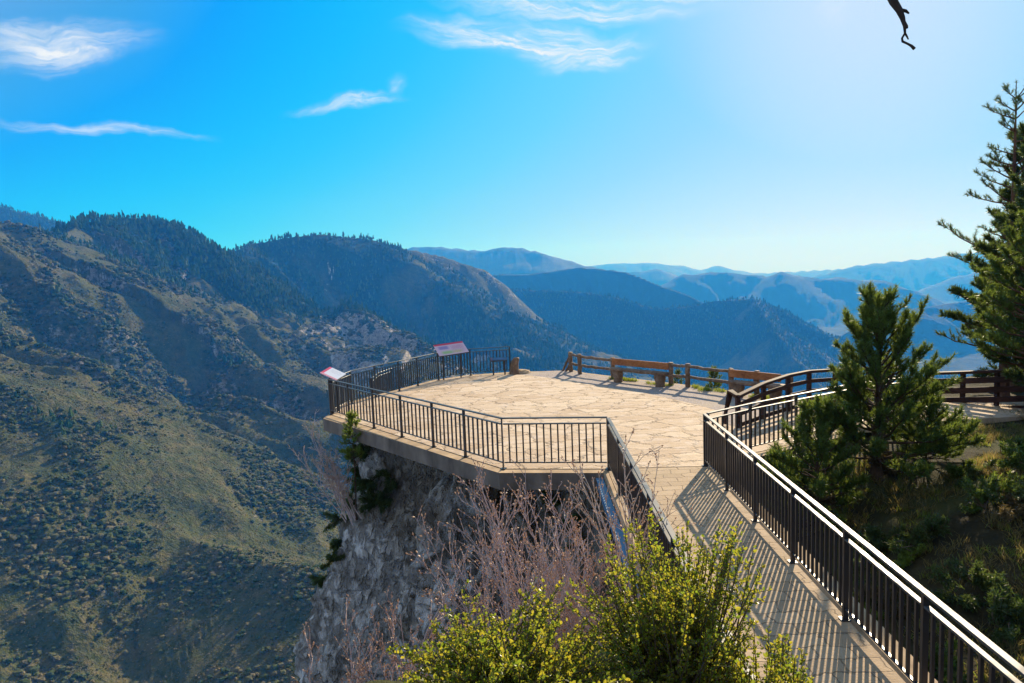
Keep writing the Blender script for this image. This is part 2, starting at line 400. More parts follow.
# colour of a very clear mountain sky: deep blue where the Nishita sky is dark, milky towards the sun and the horizon
tone = n.math('ADD', n.math('MULTIPLY', n.math('SQRT', lum), 215 / 600), n.math('ADD', n.math('MULTIPLY', glow, 272 / 600), 2 / 600))
tone = n.math('SUBTRACT', tone, n.math('MULTIPLY', n.math('MULTIPLY', n.math('MAXIMUM', n.math('SUBTRACT', n('ShaderNodeSeparateXYZ', i_Vector=d).outputs[2], .10), 0.0), n.math('MULTIPLY', n.math('SUBTRACT', .96, glow), 3.0, True)), .55))
tone = n.math('ADD', tone, n.math('MULTIPLY', n.math('MAXIMUM', n.math('SUBTRACT', glow, .955), 0.0), 2.3))
def lin(*c): return tuple((x / 255 / 12.92 if x <= 10 else ((x / 255 + .055) / 1.055) ** 2.4) for x in c)
skyk = n.ramp(tone, [(.0, lin(170, 185, 208)), (.22, lin(140, 170, 210)), (.36, lin(60, 155, 228)), (.43, lin(0, 154, 252)), (.49, lin(0, 172, 255)), (.53, lin(14, 181, 255)), (.575, lin(38, 188, 255)), (.61, lin(60, 194, 255)), (.68, lin(106, 205, 255)), (.745, lin(148, 210, 255)), (.815, lin(190, 222, 255)), (.86, lin(212, 228, 254)), (1, lin(236, 242, 255))])
skyc = n.scale(skyk, (1 / KS,) * 3)
sx = n('ShaderNodeSeparateXYZ', i_Vector=d)
az = n.math('ARCTAN2', sx.outputs[0], sx.outputs[1]); el = n.math('ARCSINE', sx.outputs[2])
ae = n('ShaderNodeCombineXYZ', i_X=az, i_Y=el, i_Z=0.0).outputs[0]
def azel(px, py):
    v = ray(px, py); v = v / np.linalg.norm(v); return math.atan2(v[0], v[1]), math.asin(v[2])
warp = n.noise(ae, 9, 4, .6, out=1)
aew = n('ShaderNodeVectorMath', operation='MULTIPLY_ADD', ins={0: warp, 1: (.05, .05, 0), 2: ae}).outputs[0]
aew = n('ShaderNodeVectorMath', operation='SUBTRACT', ins={0: aew, 1: (.025, .025, 0)}).outputs[0]
cl = None
def cloud(p0, p1, wid, dens, soft=.25, fib=(6, 40), bend=0.0):
    """one wisp of cirrus between two sky directions"""
    global cl
    a0, e0 = azel(*p0); a1, e1 = azel(*p1)
    ang = math.atan2(e1 - e0, a1 - a0); L = math.hypot(e1 - e0, a1 - a0) / 2
    mid = ((a0 + a1) / 2, (e0 + e1) / 2)
    s = n('ShaderNodeVectorMath', operation='SUBTRACT', ins={0: aew, 1: (mid[0], mid[1], 0)}).outputs[0]
    rot = n('ShaderNodeVectorRotate', rotation_type='Z_AXIS', i_Vector=s, i_Angle=-ang).outputs[0]
    q = n('ShaderNodeSeparateXYZ', i_Vector=rot)
    yb = n.math('ADD', q.outputs[1], n.math('MULTIPLY', n.math('MULTIPLY', q.outputs[0], q.outputs[0]), bend))
    ex = n.math('DIVIDE', q.outputs[0], L); ey = n.math('DIVIDE', yb, wid)
    rr = n.math('SQRT', n.math('ADD', n.math('MULTIPLY', ex, ex), n.math('MULTIPLY', ey, ey)))
    mask = n.math('SUBTRACT', 1.0, n.smooth(rr, soft, 1.0))
    fv = n('ShaderNodeCombineXYZ', i_X=n.math('MULTIPLY', q.outputs[0], fib[0]), i_Y=n.math('MULTIPLY', yb, fib[1]), i_Z=p0[0] * .013).outputs[0]
    fb = n.math('MULTIPLY', n.smooth(n.noise(fv, 1.0, 8, .66, .9), .34, .66), n.smooth(n.noise(n.scale(fv, (2.2, 1.6, 1.0)), 1.7, 6, .7, .5), .25, .6))
    k = n.math('MULTIPLY', n.math('MULTIPLY', mask, n.math('ADD', n.math('MULTIPLY', fb, .85), .15)), dens)
    cl = k if cl is None else n.math('MAXIMUM', cl, k)
cloud((-60, 52), (172, 30), .034, 1.05, .1, (5, 40))
cloud((-40, 30), (80, 28), .022, .7, .1, (7, 45))
cloud((-40, 116), (232, 138), .0085, .60, .1, (6, 90), -.10)
cloud((275, 112), (416, 86), .012, .75, .1, (8, 60), 1.0)
cloud((384, 92), (412, 70), .013, .6, .05, (9, 40))
cloud((385, 12), (660, 50), .034, 1.25, .2, (5, 40), .25)
cloud((520, 64), (668, 38), .026, 1.2, .15, (7, 45))
cloud((410, -8), (760, 4), .022, 1.0, .15, (5, 50))
cloud((600, 12), (700, 4), .02, .5, .1, (6, 50))
cloud((806, 30), (852, -8), .026, .5, .05, (7, 30))
cloud((900, 150), (1010, 130), .01, .06, .1, (6, 60))
cmix = n.mix(cl, skyc, (7.6, 8.0, 8.3, 1.0))
bg = n('ShaderNodeBackground', i_Color=cmix, i_Strength=.064)
wo = n('ShaderNodeOutputWorld'); nt.links.new(bg.outputs[0], wo.inputs[0])

S.view_settings.view_transform = 'Standard'; S.view_settings.look = 'None'; S.view_settings.exposure = 0.82; S.view_settings.gamma = 1.0
S.view_settings.use_curve_mapping = False
S.render.engine = 'CYCLES'
cy = S.cycles; cy.use_denoising = True
try: cy.denoiser = 'OPENIMAGEDENOISE'
except Exception: pass
cy.max_bounces = 8; cy.diffuse_bounces = 4; cy.glossy_bounces = 3; cy.transmission_bounces = 4; cy.transparent_max_bounces = 8; cy.volume_bounces = 1
cy.use_fast_gi = False; cy.sample_clamp_indirect = 6.0

# ------------------------------------------------------------------ mountains
RIDGES = []   # (points[(x,y,z)], slope on the left and right hand of the line, gully wavelength, gully depth, forest, rock, grass)
def ridge(pts, slope, gl, ga, forest, rock, grass=0.0):
    RIDGES.append((np.array([at_d(*p) for p in pts]), slope if isinstance(slope, tuple) else (slope, slope), gl, ga, forest, rock, grass))
ridge([(-330, 150, 3600), (-60, 192, 3500), (0, 206, 3500), (55, 221, 3450), (110, 245, 3300)], .55, 260, 60, 1, .1)
# the long mountain on the left: its crest runs away from the viewer
ridge([(-520, 150, 700), (-250, 190, 950), (-80, 212, 1200), (0, 224, 1350), (27, 221, 1400), (46, 241, 1480)], .50, 235, -88, .10, .36)
ridge([(46, 241, 1480), (75, 223, 1720), (110, 216, 1850), (150, 215, 1950), (190, 229, 2020), (225, 250, 2200)], .56, 260, -95, .72, .40)
ridge([(225, 250, 2200), (250, 239, 2600), (285, 236, 2700), (320, 234, 2800), (370, 239, 2950), (400, 246, 3050)], .58, 300, -120, .82, .30)
ridge([(400, 246, 3050), (425, 252, 3100), (460, 262, 3150), (485, 272, 3180), (497, 284, 3180), (506, 303, 3120), (520, 334, 3000), (545, 367, 2850), (600, 430, 2500)], .85, 230, 70, .15, .60)
ridge([(400, 246, 3050), (418, 268, 2850), (436, 300, 2680), (447, 335, 2540), (455, 380, 2380)], (.75, 1.5), 180, 40, .15, .60)
# its spurs
ridge([(46, 241, 1480), (75, 252, 1440), (105, 269, 1400), (140, 295, 1350)], (.8, .30), 150, 30, .10, .45)
ridge([(150, 215, 1950), (179, 256, 1800), (197, 270, 1740), (228, 291, 1650), (263, 312, 1560), (291, 337, 1480), (316, 361, 1400), (350, 420, 1220)], (.75, .28), 170, -60, .30, .75)
ridge([(225, 250, 2200), (250, 272, 2080), (300, 292, 1900), (345, 303, 1780), (390, 322, 1660), (430, 352, 1520), (470, 410, 1340)], (.75, .27), 120, -62, .10, 1.1)
ridge([(320, 234, 2800), (345, 262, 2620), (375, 290, 2480), (400, 318, 2350), (420, 350, 2200)], (.6, .6), 150, -60, .35, .7)
ridge([(150, 303, 1310), (190, 368, 1160), (195, 410, 1085), (186, 452, 1020), (196, 500, 940)], (.52, 1.25), 110, 22, .05, .35)
ridge([(225, 347, 1190), (243, 368, 1130), (244, 400, 1075), (240, 440, 1015), (250, 490, 940), (270, 540, 870)], (.52, 1.45), 110, 22, .05, .35)
ridge([(60, 262, 1420), (78, 330, 1230), (95, 390, 1090), (118, 440, 985), (150, 490, 890)], (.50, .95), 110, 28, .05, .45)
ridge([(470, 277, 5800), (501, 274, 5600), (529, 274, 5600), (580, 267, 5600), (623, 271, 5500), (658, 284, 5300), (701, 301, 5000)], .62, 420, 150, 1.5, .03)
ridge([(500, 286, 4400), (516, 289, 4300), (572, 291, 4200), (615, 297, 4100), (640, 304, 4050), (658, 309, 4000), (690, 306, 4000), (727, 299, 4000), (757, 298, 3950), (774, 307, 3850), (800, 321, 3700), (830, 334, 3550), (880, 362, 3300)], (.62, .85), 330, 120, 1.3, .10)
ridge([(757, 298, 3950), (770, 322, 3500), (790, 350, 3150), (820, 385, 2800)], (.6, .75), 240, 60, .7, .3)
ridge([(640, 300, 8000), (666, 285, 8000), (684, 274, 8000), (722, 271, 8000), (750, 273, 7900), (765, 276, 7800), (780, 271, 7700), (800, 276, 7700), (842, 277, 7600), (883, 280, 7500), (916, 290, 7300), (934, 303, 7000), (990, 330, 6500)], .5, 600, 180, 1.7, .03)
ridge([(600, 285, 11500), (622, 273, 11500), (636, 271, 11500), (658, 269, 11500), (680, 279, 11500)], .45, 700, 120, .5, .1)
ridge([(790, 282, 13000), (834, 271, 13000), (850, 266, 13000), (903, 260, 13000), (944, 256, 13000), (969, 252, 13000), (1030, 249, 12800), (1200, 240, 12500)], .42, 900, 160, 1.6, .03)
ridge([(900, 300, 10000), (960, 275, 10000), (1030, 262, 10000), (1200, 250, 10000)], .42, 900, 160, 1.6, .03)
ridge([(330, 262, 9500), (413, 246, 9500), (443, 246.6, 9500), (477, 250, 9300), (514, 246, 9200), (542, 252, 9000), (572, 261, 9000), (610, 272, 8800)], .5, 700, 170, .4, .15)
ridge([(540, 268, 17000), (596, 265, 17000), (628, 262, 17000), (658, 263, 17000), (679, 265, 17000), (701, 269, 17000), (718, 265, 17000), (727, 269, 17000), (760, 273, 17000), (850, 268, 17500)], .35, 900, 120, .3, .1)
ridge([(850, 330, 4600), (890, 312, 4800), (930, 306, 5000), (985, 298, 5200), (1040, 286, 5400), (1200, 262, 5600)], .62, 380, 120, 1.6, .03)
# nearer spurs at the lower left
def sc(k, L): return [(a, b, c * k) for a, b, c in L]
ridge(sc(.78, [(-260, 330, 1050), (-120, 405, 900), (0, 446, 820), (41, 455, 790), (59, 466, 770), (85, 484, 745), (122, 507, 715), (167, 525, 690), (207, 540, 665), (259, 558, 640), (307, 567, 620), (360, 585, 590), (430, 640, 540)]), (.5, (.8, .85, .85, .8, .72, .58, .45, .40, .36, .34, .33, .33, .33)), 75, 12, .0, .15, .40)
ridge([(-520, 240, 820), (-430, 330, 640), (-340, 450, 500), (-300, 560, 400)], (.40, .40), 60, 14, .0, .05, .6)
# the mountain the terrace itself stands on
RIDGES.append((np.array([(1.0, 19, -42), (14, 24, -34), (40, 20, -26), (120, -20, -10), (300, -120, 20)], float), (1.0, 1.0), 60, 8, .4, .5, .2))

def terrain(X, Y):
    wx = 40 * fbm2(X / 310, Y / 310, 3, 50); wy = 40 * fbm2(X / 310 + 9, Y / 310 - 4, 3, 60)
    k = np.clip((np.hypot(X, Y) - 300) / 900, 0, 1) * .6
    sh = X.shape; X = X.reshape(-1); Y = Y.reshape(-1); Xw = X + (wx * k.reshape(sh)).reshape(-1); Yw = Y + (wy * k.reshape(sh)).reshape(-1)
    H = np.full(X.shape, -640.0); Fo = np.full(X.shape, 1.2); Ro = np.zeros(X.shape); Gr = np.zeros(X.shape); Di = np.full(X.shape, 900.0)
    for i, (P, sl_, gl, ga, fo, ro, gr) in enumerate(RIDGES):
        c = P[:, :2].mean(0); reach = np.hypot(*(P[:, :2] - c).T).max() + (P[:, 2].max() + 700) / min(np.min(sl_[0]), np.min(sl_[1])) + abs(ga)
        S_ = np.nonzero((Xw - c[0]) ** 2 + (Yw - c[1]) ** 2 < reach * reach)[0]
        if not len(S_): continue
        xs, ys = Xw[S_], Yw[S_]
        best = np.full(xs.shape, -1e9); bs = np.zeros(xs.shape); bd = np.zeros(xs.shape); cum = 0
        for kk, (a, b) in enumerate(zip(P[:-1], P[1:])):
            e = b[:2] - a[:2]; L = np.hypot(*e)
            rx, ry = xs - a[0], ys - a[1]
            t = np.clip((rx * e[0] + ry * e[1]) / (L * L), 0, 1)
            dist = np.hypot(rx - t * e[0], ry - t * e[1])
            sr_ = sl_[1][kk] + t * (sl_[1][kk + 1] - sl_[1][kk]) if isinstance(sl_[1], tuple) else sl_[1]
            if sl_[0] is sl_[1]: so_ = sl_[0]
            else: so_ = sr_ + (sl_[0] - sr_) * (.5 + .5 * np.clip((e[0] * ry - e[1] * rx) / L / (dist + 12), -1, 1))
            h = a[2] + t * (b[2] - a[2]) - so_ * dist
            u = h > best
            best[u] = h[u]; bs[u] = (cum + t * L)[u]; bd[u] = dist[u]; cum += L
        u = np.nonzero(best > H[S_] - abs(ga) * .9)[0]
        if not len(u): continue
        S_ = S_[u]; best, bs, bd = best[u], bs[u], bd[u]; x1, y1 = X[S_], Y[S_]
        if ga < 0:      # spurs with one long gentle side and one short steep side
            def saw(q): q = q - np.floor(q); return np.where(q < .74, 1 - q / .74, (q - .74) / .26)
            wv = .38 * noise2(x1 / 420 + i, y1 / 420, 191) + .07 * noise2(x1 / 90, y1 / 90, 192) + .025 * noise2(x1 / 30, y1 / 30, 193)
            a1 = .45 + .55 * sst(-.3, .4, noise2(bs / gl / 1.4 + 3.3 * i, bd / (gl * 3), 194))
            a2 = sst(-.2, .5, noise2(bs / gl * 1.3 + 7 * i, bd / (gl * 2.5), 195))
            g = (saw(bs / gl + wv + .10 * bd / gl) - .5) * a1 + .42 * (saw(bs / gl * 2.9 + 2 * wv + .3 * bd / gl) - .5) * a2 + .10 * ridged2(bs / 45 + wv * 3, bd / 210, 3, 196)
            best = best - ga * g * (1 - np.exp(-bd / (gl * .7))) 
        else:
          g = .62 * ridged2(bs / gl + .30 * noise2(x1 / gl, y1 / gl, 91), bd / (gl * 5.5) + i * 7.7, 3, 100 + i, .5) + .38 * ridged2(bs / gl * 2.6 + .5 * noise2(x1 / gl * 1.3, y1 / gl * 1.3, 95), bd / (gl * 2.6) + i * 3.1, 3, 140 + i, .5)
          best = best + (g - .85) * ga * .7 * (1 - np.exp(-bd / (gl * 1.1)))
        u = np.nonzero(best > H[S_])[0]; S_ = S_[u]
        H[S_] = best[u]; Fo[S_] = fo; Ro[S_] = ro; Gr[S_] = gr; Di[S_] = bd[u]
    rad = np.hypot(X, Y)
    near = np.clip(Di / 160, .12, 1) * np.clip((rad - 60) / 400, 0.1, 1)
    H = H + near * (12 * fbm2(X / 260, Y / 260, 3, 5) + 3.5 * ridged2(X / 90, Y / 90, 4, 25, .55) - 3.5) * (1 - .6 * np.clip(Gr, 0, 1))
    H = np.maximum(H, -640 + 40 * fbm2(X / 500, Y / 500, 3, 33))
    return [q.reshape(sh) for q in (H, Fo, Ro, Gr, Di)]

ths = np.radians(np.linspace(-52, 52, 1230))
rs = np.concatenate([np.geomspace(14, 380, 60)[:-1], np.linspace(380, 2700, 520)[:-1], np.geomspace(2700, 6200, 190)[:-1], np.geomspace(6200, 24000, 130)])
TH, RR = np.meshgrid(ths, rs)
X = np.sin(TH) * RR; Y = np.cos(TH) * RR
H, Fo, Ro, Gr, Di = terrain(X, Y)
nr, nc = X.shape
def project(H):
    rel = np.stack([X, Y, H - CAMZ], -1); dd = rel @ fw
    return CX + F_PX * (rel @ rt) / dd, CY - F_PX * (rel @ up) / dd
PX, PY = project(H)
def surface(px, py, rmin=820):
    v = ray(px, py); j = int(np.argmin(np.abs(ths - math.atan2(v[0], v[1])))); i0 = int(np.searchsorted(rs, rmin))
    k = np.nonzero(PY[:, j] <= py)[0]
    if not len(k) or k[0] < i0: return None      # hidden behind a nearer spur
    return X[k[0], j], Y[k[0], j]
def ravine(line, depth, wl, wr):
    """a water-cut ravine running down the slope, one wall gentle and the other steep"""
    global H
    P = [surface(*q) for q in line]; P = P[:P.index(None)] if None in P else P
    if len(P) < 2: return
    P = np.array(P); n_ = len(P); prof = np.zeros(X.shape); tot = 0
    wob = 18 * noise2(X / 60, Y / 60, 301) + 9 * noise2(X / 23, Y / 23, 302); best = np.full(X.shape, 1e9)
    for q, (a, b) in enumerate(zip(P[:-1], P[1:])):
        e = b - a; L = np.hypot(*e); t0 = ((X - a[0]) * e[0] + (Y - a[1]) * e[1]) / (L * L); t = np.clip(t0, 0, 1)
        dx, dy = X - a[0] - t * e[0], Y - a[1] - t * e[1]; dist = np.hypot(dx, dy); sg = np.sign(e[0] * (Y - a[1]) - e[1] * (X - a[0]))
        ds = dist * sg + wob; u = dist < best; best[u] = dist[u]
        pr = np.where(ds > 0, np.exp(-(ds / wr) ** 2), np.exp(np.minimum(ds, 0) / wl)) * np.where(dist < 4 * max(wl, wr), 1, 0)
        along_ = (q + t) / (n_ - 1); pr = pr * np.clip(along_ * 3.2, 0, 1) * np.clip((1 - along_) * 4, 0, 1)
        prof[u] = pr[u]
    H = H - depth * prof
for line, dp, wl, wr in (
        ([(200, 322), (195, 362), (184, 408), (178, 455)], 105, 90, 44),
        ([(247, 362), (229, 393), (214, 444), (206, 490)], 160, 120, 56),
        ([(150, 290), (160, 330), (160, 372), (150, 420)], 38, 70, 28),
        ([(95, 300), (110, 350), (112, 400), (104, 440)], 34, 70, 28),
        ([(248, 280), (284, 318), (322, 352), (352, 392)], 62, 90, 42),
        ([(205, 262), (232, 296), (262, 330), (292, 372)], 52, 90, 40),
        ([(300, 272), (330, 300), (360, 320), (392, 350)], 66, 110, 50),
        ([(352, 250), (368, 272), (386, 296), (402, 322)], 75, 130, 60),
        ([(398, 262), (404, 292), (418, 322), (440, 350)], 270, 300, 130),
        ([(270, 250), (284, 268), (302, 284)], 60, 110, 50), ([(318, 246), (332, 262), (350, 280)], 62, 110, 50),
        ([(60, 300), (66, 340), (58, 390)], 22, 60, 26)):
    ravine(line, dp, wl, wr)
V = np.stack([X, Y, H], -1)
gy = np.gradient(V, axis=0); gx = np.gradient(V, axis=1)
nrm = np.cross(gx, gy); nrm /= np.linalg.norm(nrm, axis=-1, keepdims=True) + 1e-9
steep = 1 - np.abs(nrm[..., 2])
patch = fbm2(X / 420, Y / 420, 4, 71); patch2 = fbm2(X / 130, Y / 130, 4, 77)
forest = np.clip(sst(-.25, .25, Fo * 1.5 - .85 + patch * .8 + patch2 * .35 - .5 * (steep - .3)), 0, 1)
rock = np.clip(Ro * (.42 + 1.7 * (steep - .12)) + .32 * patch2 - .12, 0, 1) * (1 - .75 * forest)
idx = np.arange(nr * nc).reshape(nr, nc)
Fq = np.stack([idx[:-1, :-1], idx[:-1, 1:], idx[1:, 1:], idx[1:, :-1]], -1).reshape(-1, 4)
ter = obj_np('mountains', V.reshape(-1, 3), Fq, TERR, True)
attr(ter, 'grass', np.clip(Gr + patch2 * .5 * Gr, 0, 1).reshape(-1))
tag(ter, kind='structure')

def scatter(name, count, weight, size, material, rlim, squash, label):
    """far trees and scrub: points on the slopes, one crown instanced on each"""
    area = np.linalg.norm(np.cross(gx, gy), axis=-1)
    w = (area * weight)[:-1, :-1] * ((RR[:-1, :-1] > rlim[0]) & (RR[:-1, :-1] < rlim[1]) & (np.abs(TH[:-1, :-1]) < R(40)))
    w = w.reshape(-1); w = w / w.sum()
    k = rng.choice(len(w), count, p=w); i, j = np.divmod(k, nc - 1)
    a = rng.random(count)[:, None]; b = rng.random(count)[:, None]
    P = V[i, j] * (1 - a) * (1 - b) + V[i + 1, j] * a * (1 - b) + V[i, j + 1] * (1 - a) * b + V[i + 1, j + 1] * a * b
    sz = (size[0] + (size[1] - size[0]) * rng.random(count) ** 2.6 * (.5 + .9 * np.clip(.5 + patch2[i, j], 0, 1))) * np.clip(.3 + RR[i, j] / 1500, .6, 1.7)
    me = bpy.data.meshes.new(name); me.vertices.add(count); me.vertices.foreach_set('co', P.astype(np.float32).reshape(-1))
    o = bpy.data.objects.new(name, me); C.objects.link(o); me.materials.append(material)
    a1 = me.attributes.new('size', 'FLOAT_VECTOR', 'POINT')
    a1.data.foreach_set('vector', np.stack([sz, sz, sz * squash * (.8 + .4 * rng.random(count))], -1).astype(np.float32).reshape(-1))
    ng = bpy.data.node_groups.new(name, 'GeometryNodeTree')
    ng.interface.new_socket('Geometry', in_out='INPUT', socket_type='NodeSocketGeometry'); ng.interface.new_socket('Geometry', in_out='OUTPUT', socket_type='NodeSocketGeometry')
    q = ng.nodes.new; L = ng.links.new
    gi = q('NodeGroupInput'); go = q('NodeGroupOutput'); 
    if squash > 1.2:
        ico = q('GeometryNodeMeshCone'); ico.inputs['Vertices'].default_value = 8; ico.inputs['Side Segments'].default_value = 5; ico.inputs['Radius Top'].default_value = .03; ico.inputs['Radius Bottom'].default_value = .5; ico.inputs['Depth'].default_value = 1.0
    else:
        ico = q('GeometryNodeMeshIcoSphere'); ico.inputs['Subdivisions'].default_value = 2; ico.inputs['Radius'].default_value = .5
    ico_out = ico.outputs[0]
    sp = q('GeometryNodeSetPosition'); nz = q('ShaderNodeTexNoise'); nz.inputs['Scale'].default_value = 2.3; nz.inputs['Detail'].default_value = 2
    sub = q('ShaderNodeVectorMath'); sub.operation = 'SUBTRACT'; sub.inputs[1].default_value = (.5, .5, .1)
    scl = q('ShaderNodeVectorMath'); scl.operation = 'SCALE'; scl.inputs['Scale'].default_value = 1.0
    sm = q('GeometryNodeSetMaterial'); sm.inputs['Material'].default_value = material
    ip = q('GeometryNodeInstanceOnPoints'); na = q('GeometryNodeInputNamedAttribute'); na.data_type = 'FLOAT_VECTOR'; na.inputs['Name'].default_value = 'size'
    rv = q('FunctionNodeRandomValue'); rv.data_type = 'FLOAT_VECTOR'; rv.inputs[0].default_value = (0, 0, 0); rv.inputs[1].default_value = (.2, .2, 6.28)
    L(ico_out, sp.inputs['Geometry']); L(nz.outputs['Color'], sub.inputs[0]); L(sub.outputs[0], scl.inputs[0]); L(scl.outputs[0], sp.inputs['Offset'])
    L(sp.outputs[0], sm.inputs[0]); L(gi.outputs[0], ip.inputs['Points']); L(sm.outputs[0], ip.inputs['Instance'])
    L(na.outputs[0], ip.inputs['Scale']); L(rv.outputs[0], ip.inputs['Rotation']); L(ip.outputs[0], go.inputs[0])
    md = o.modifiers.new('scatter', 'NODES'); md.node_group = ng
    tag(o, label, None, None, 'stuff')
attr(ter, 'forest', forest.reshape(-1)); attr(ter, 'rock', rock.reshape(-1))
scatter('forest', 70000, forest * (RR < 2600) + forest * .35 * (RR >= 2600), (2.8, 6.0), FOREST, (450, 4300), 1.75, 'dark conifer forest covering the upper mountain slopes')
# pale limestone outcrops on the left mountain
PX, PY = project(H)
spot = np.zeros(RR.shape)
for (px, py, a, b, lo, hi) in ((34, 231, 7, 5, 1100, 1600), (40, 252, 6, 5, 1100, 1600), (18, 292, 9, 4, 800, 1500), (22, 276, 7, 4, 800, 1500), (100, 284, 12, 7, 1000, 1700), (46, 312, 12, 5, 900, 1400), (186, 312, 9, 6, 1100, 2200), (112, 366, 6, 14, 800, 1300), (75, 397, 8, 9, 700, 1200), (92, 420, 9, 8, 700, 1200), (200, 280, 10, 12, 1200, 2100), (235, 305, 16, 10, 1200, 2100), (300, 325, 26, 22, 1200, 2200), (345, 328, 16, 14, 1400, 2200), (275, 300, 14, 14, 1200, 2300), (490, 300, 8, 6, 2400, 3300), (455, 300, 12, 22, 2300, 3300)):
    spot = np.maximum(spot, np.exp(-((PX - px) / a) ** 2 - ((PY - py) / b) ** 2) * ((RR > lo) & (RR < hi)))
rock = np.clip(rock + spot * (.85 + .4 * patch2), 0, 1)
clump = np.clip(.42 + 1.3 * patch2 + .9 * fbm2(X / 48, Y / 48, 3, 88), .12, 1) ** 1.6 * (1 - forest) * np.clip(1.25 - 1.1 * rock, .04, 1)
scatter('scrub', 95000, clump * np.clip(2.2 - RR / 900, .5, 2.2), (1.0, 6.6), SCRUB, (380, 2300), .75, 'low olive scrub dotted over the sunlit mountain slopes')

scatter('heath', 150000, np.clip(1.6 - RR / 1100, .12, 1.3) * (1 - forest) * np.clip(1.1 - rock, .1, 1) * np.clip(.55 + .8 * fbm2(X / 30, Y / 30, 3, 89), .1, 1), (.7, 2.3), HEATH, (360, 1500), .7, 'small brown and olive bushes thinly covering the near mountain slopes')

# ------------------------------------------------------------------ terrace, slab, bridge, paths
E0, EC, E1 = at(323, 418), at(499, 472.3), at(608.3, 472.3)          # outer slab edge
P0, PC, P1 = at(331, 414.5), at(503.5, 468.7), at(608.5, 468.7)      # railing line
PR = at(706.5, 466)                                                   # right end of the bridge opening
bdir = np.array([ray(527, 271)[0], ray(527, 271)[1], 0]); bdir /= np.linalg.norm(bdir)
bperp = np.array([bdir[1], -bdir[0], 0])
def along(p, s): return p - bdir * s
ARC = [at(352, 403.5), at(376, 396.8), at(399.5, 391), at(418, 385.8), at(438.7, 380.3), at(470.8, 375.6), at(510.3, 372.8)]
def outw(p, k):                                                      # push away from the terrace middle
    c = at(520, 400); d_ = p - c; d_[2] = 0; return p + d_ / np.linalg.norm(d_) * k
fence_px = [(571, 371.5), (580, 374), (613, 378.3), (634, 380.8), (671, 385), (688, 387), (731, 393), (757, 396.5), (790, 400.5)]
FEN = [at(*p) for p in fence_px]
slab_poly = [E0, EC, E1, along(PR + (E1 - P1) * 0, 0) + bperp * .12, at(760, 456), at(800, 446), at(860, 432)] + [at(845, 412), at(790, 398)] + [outw(p, .45) for p in FEN[::-1][1:]] + [outw(at(540, 372), .3)] + [outw(p, .32) for p in ARC[::-1]]
mb = MB(); polysheet(mb, [(p[0], p[1]) for p in slab_poly], -.012)
slab = mb.build('platform_ground_slab', CONC); tag(slab, kind='structure')
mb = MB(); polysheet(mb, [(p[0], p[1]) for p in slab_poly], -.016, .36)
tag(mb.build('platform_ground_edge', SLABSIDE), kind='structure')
# the flagstones
pe = [(722, 412), (700, 405.5), (675, 399.5), (650, 394), (625, 389.6), (600, 386), (572, 381), (545, 377.2), (525, 375)]
inner = [P0, PC, P1, along(P1, -.02)] + [PR, at(712, 452), at(719, 436), at(723, 422)] + [at(*p) for p in pe] + [at(512, 374)] + [p for p in ARC[::-1][1:]]
mb = MB(); polysheet(mb, [(p[0], p[1]) for p in inner], 0.0)
pav = mb.build('pavement', PAVE); tag(pav, kind='structure')
gp = [at(512, 373.6)] + [at(*p) for p in pe[::-1]] + [at(723, 424), at(738, 428), at(763, 420), at(788, 411), at(800, 402)] + [outw(p, .25) for p in FEN[::-1]] + [outw(at(540, 372), .15)]
mb = MB(); polysheet(mb, [(p[0], p[1]) for p in gp], -.006)
tag(mb.build('gravel', GRAVEL), kind='structure')
wp = [PR + bperp * .02, at(753, 453), at(797, 442), at(850, 429), at(905, 421), at(1060, 414, -.25), at(1060, 400, -.25), at(905, 405, -.1), at(809, 406), at(788, 411), at(763, 419), at(738, 427.5), at(724, 424)]
mb = MB()
WPZ = [0, 0, 0, 0, -.05, -.25, -.25, -.05, 0, 0, 0, 0, 0]
from mathutils.geometry import tessellate_polygon
Pw = np.array([[p[0], p[1], z - .002] for p, z in zip(wp, WPZ)]); Tw = np.array(tessellate_polygon([[Vector(p) for p in Pw]]))
Tw = np.array([t if np.cross(Pw[t[1]] - Pw[t[0]], Pw[t[2]] - Pw[t[0]])[2] > 0 else t[::-1] for t in Tw])
mb.add(Pw, Tw); k = len(Pw); Q = Pw.copy(); Q[:, 2] -= .14
mb.add(np.concatenate([Pw, Q]), np.array([[i, (i + 1) % k, k + (i + 1) % k, k + i] for i in range(k)]))
tag(mb.build('path', PAVE), kind='structure')
# the footbridge
BL, BR = P1, PR
e = empty('footbridge', along((BL + BR) / 2, 8), 'narrow footbridge paved with flagstones leading to the lookout terrace', 'footbridge'); L_ = Local(e)
LEN = 19.0
n_seg = 40
mb = MB()
for (a, b, z0, z1) in ((BL - bperp * .02, BR + bperp * .0, -.0, -.26),):
    q = [a, b, along(b, LEN), along(a, LEN)]
    polysheet(mb, [(p[0], p[1]) for p in [along(q[0], .03), along(q[1], .03), q[2], q[3]]], z0, .26)
L_.part(mb, 'deck', SETTS)
mb = MB(); mb.sweep([along(BR + bperp * .16 + [0, 0, -.06], .05), along(BR + bperp * .16 + [0, 0, -.06], LEN)], .315, .17); L_.part(mb, 'kerb', CONC)
mb = MB(); mb.sweep([along(BL - bperp * .075 + [0, 0, -.075], .10), along(BL - bperp * .075 + [0, 0, -.075], LEN)], .105, .15); L_.part(mb, 'kerb', CONC)
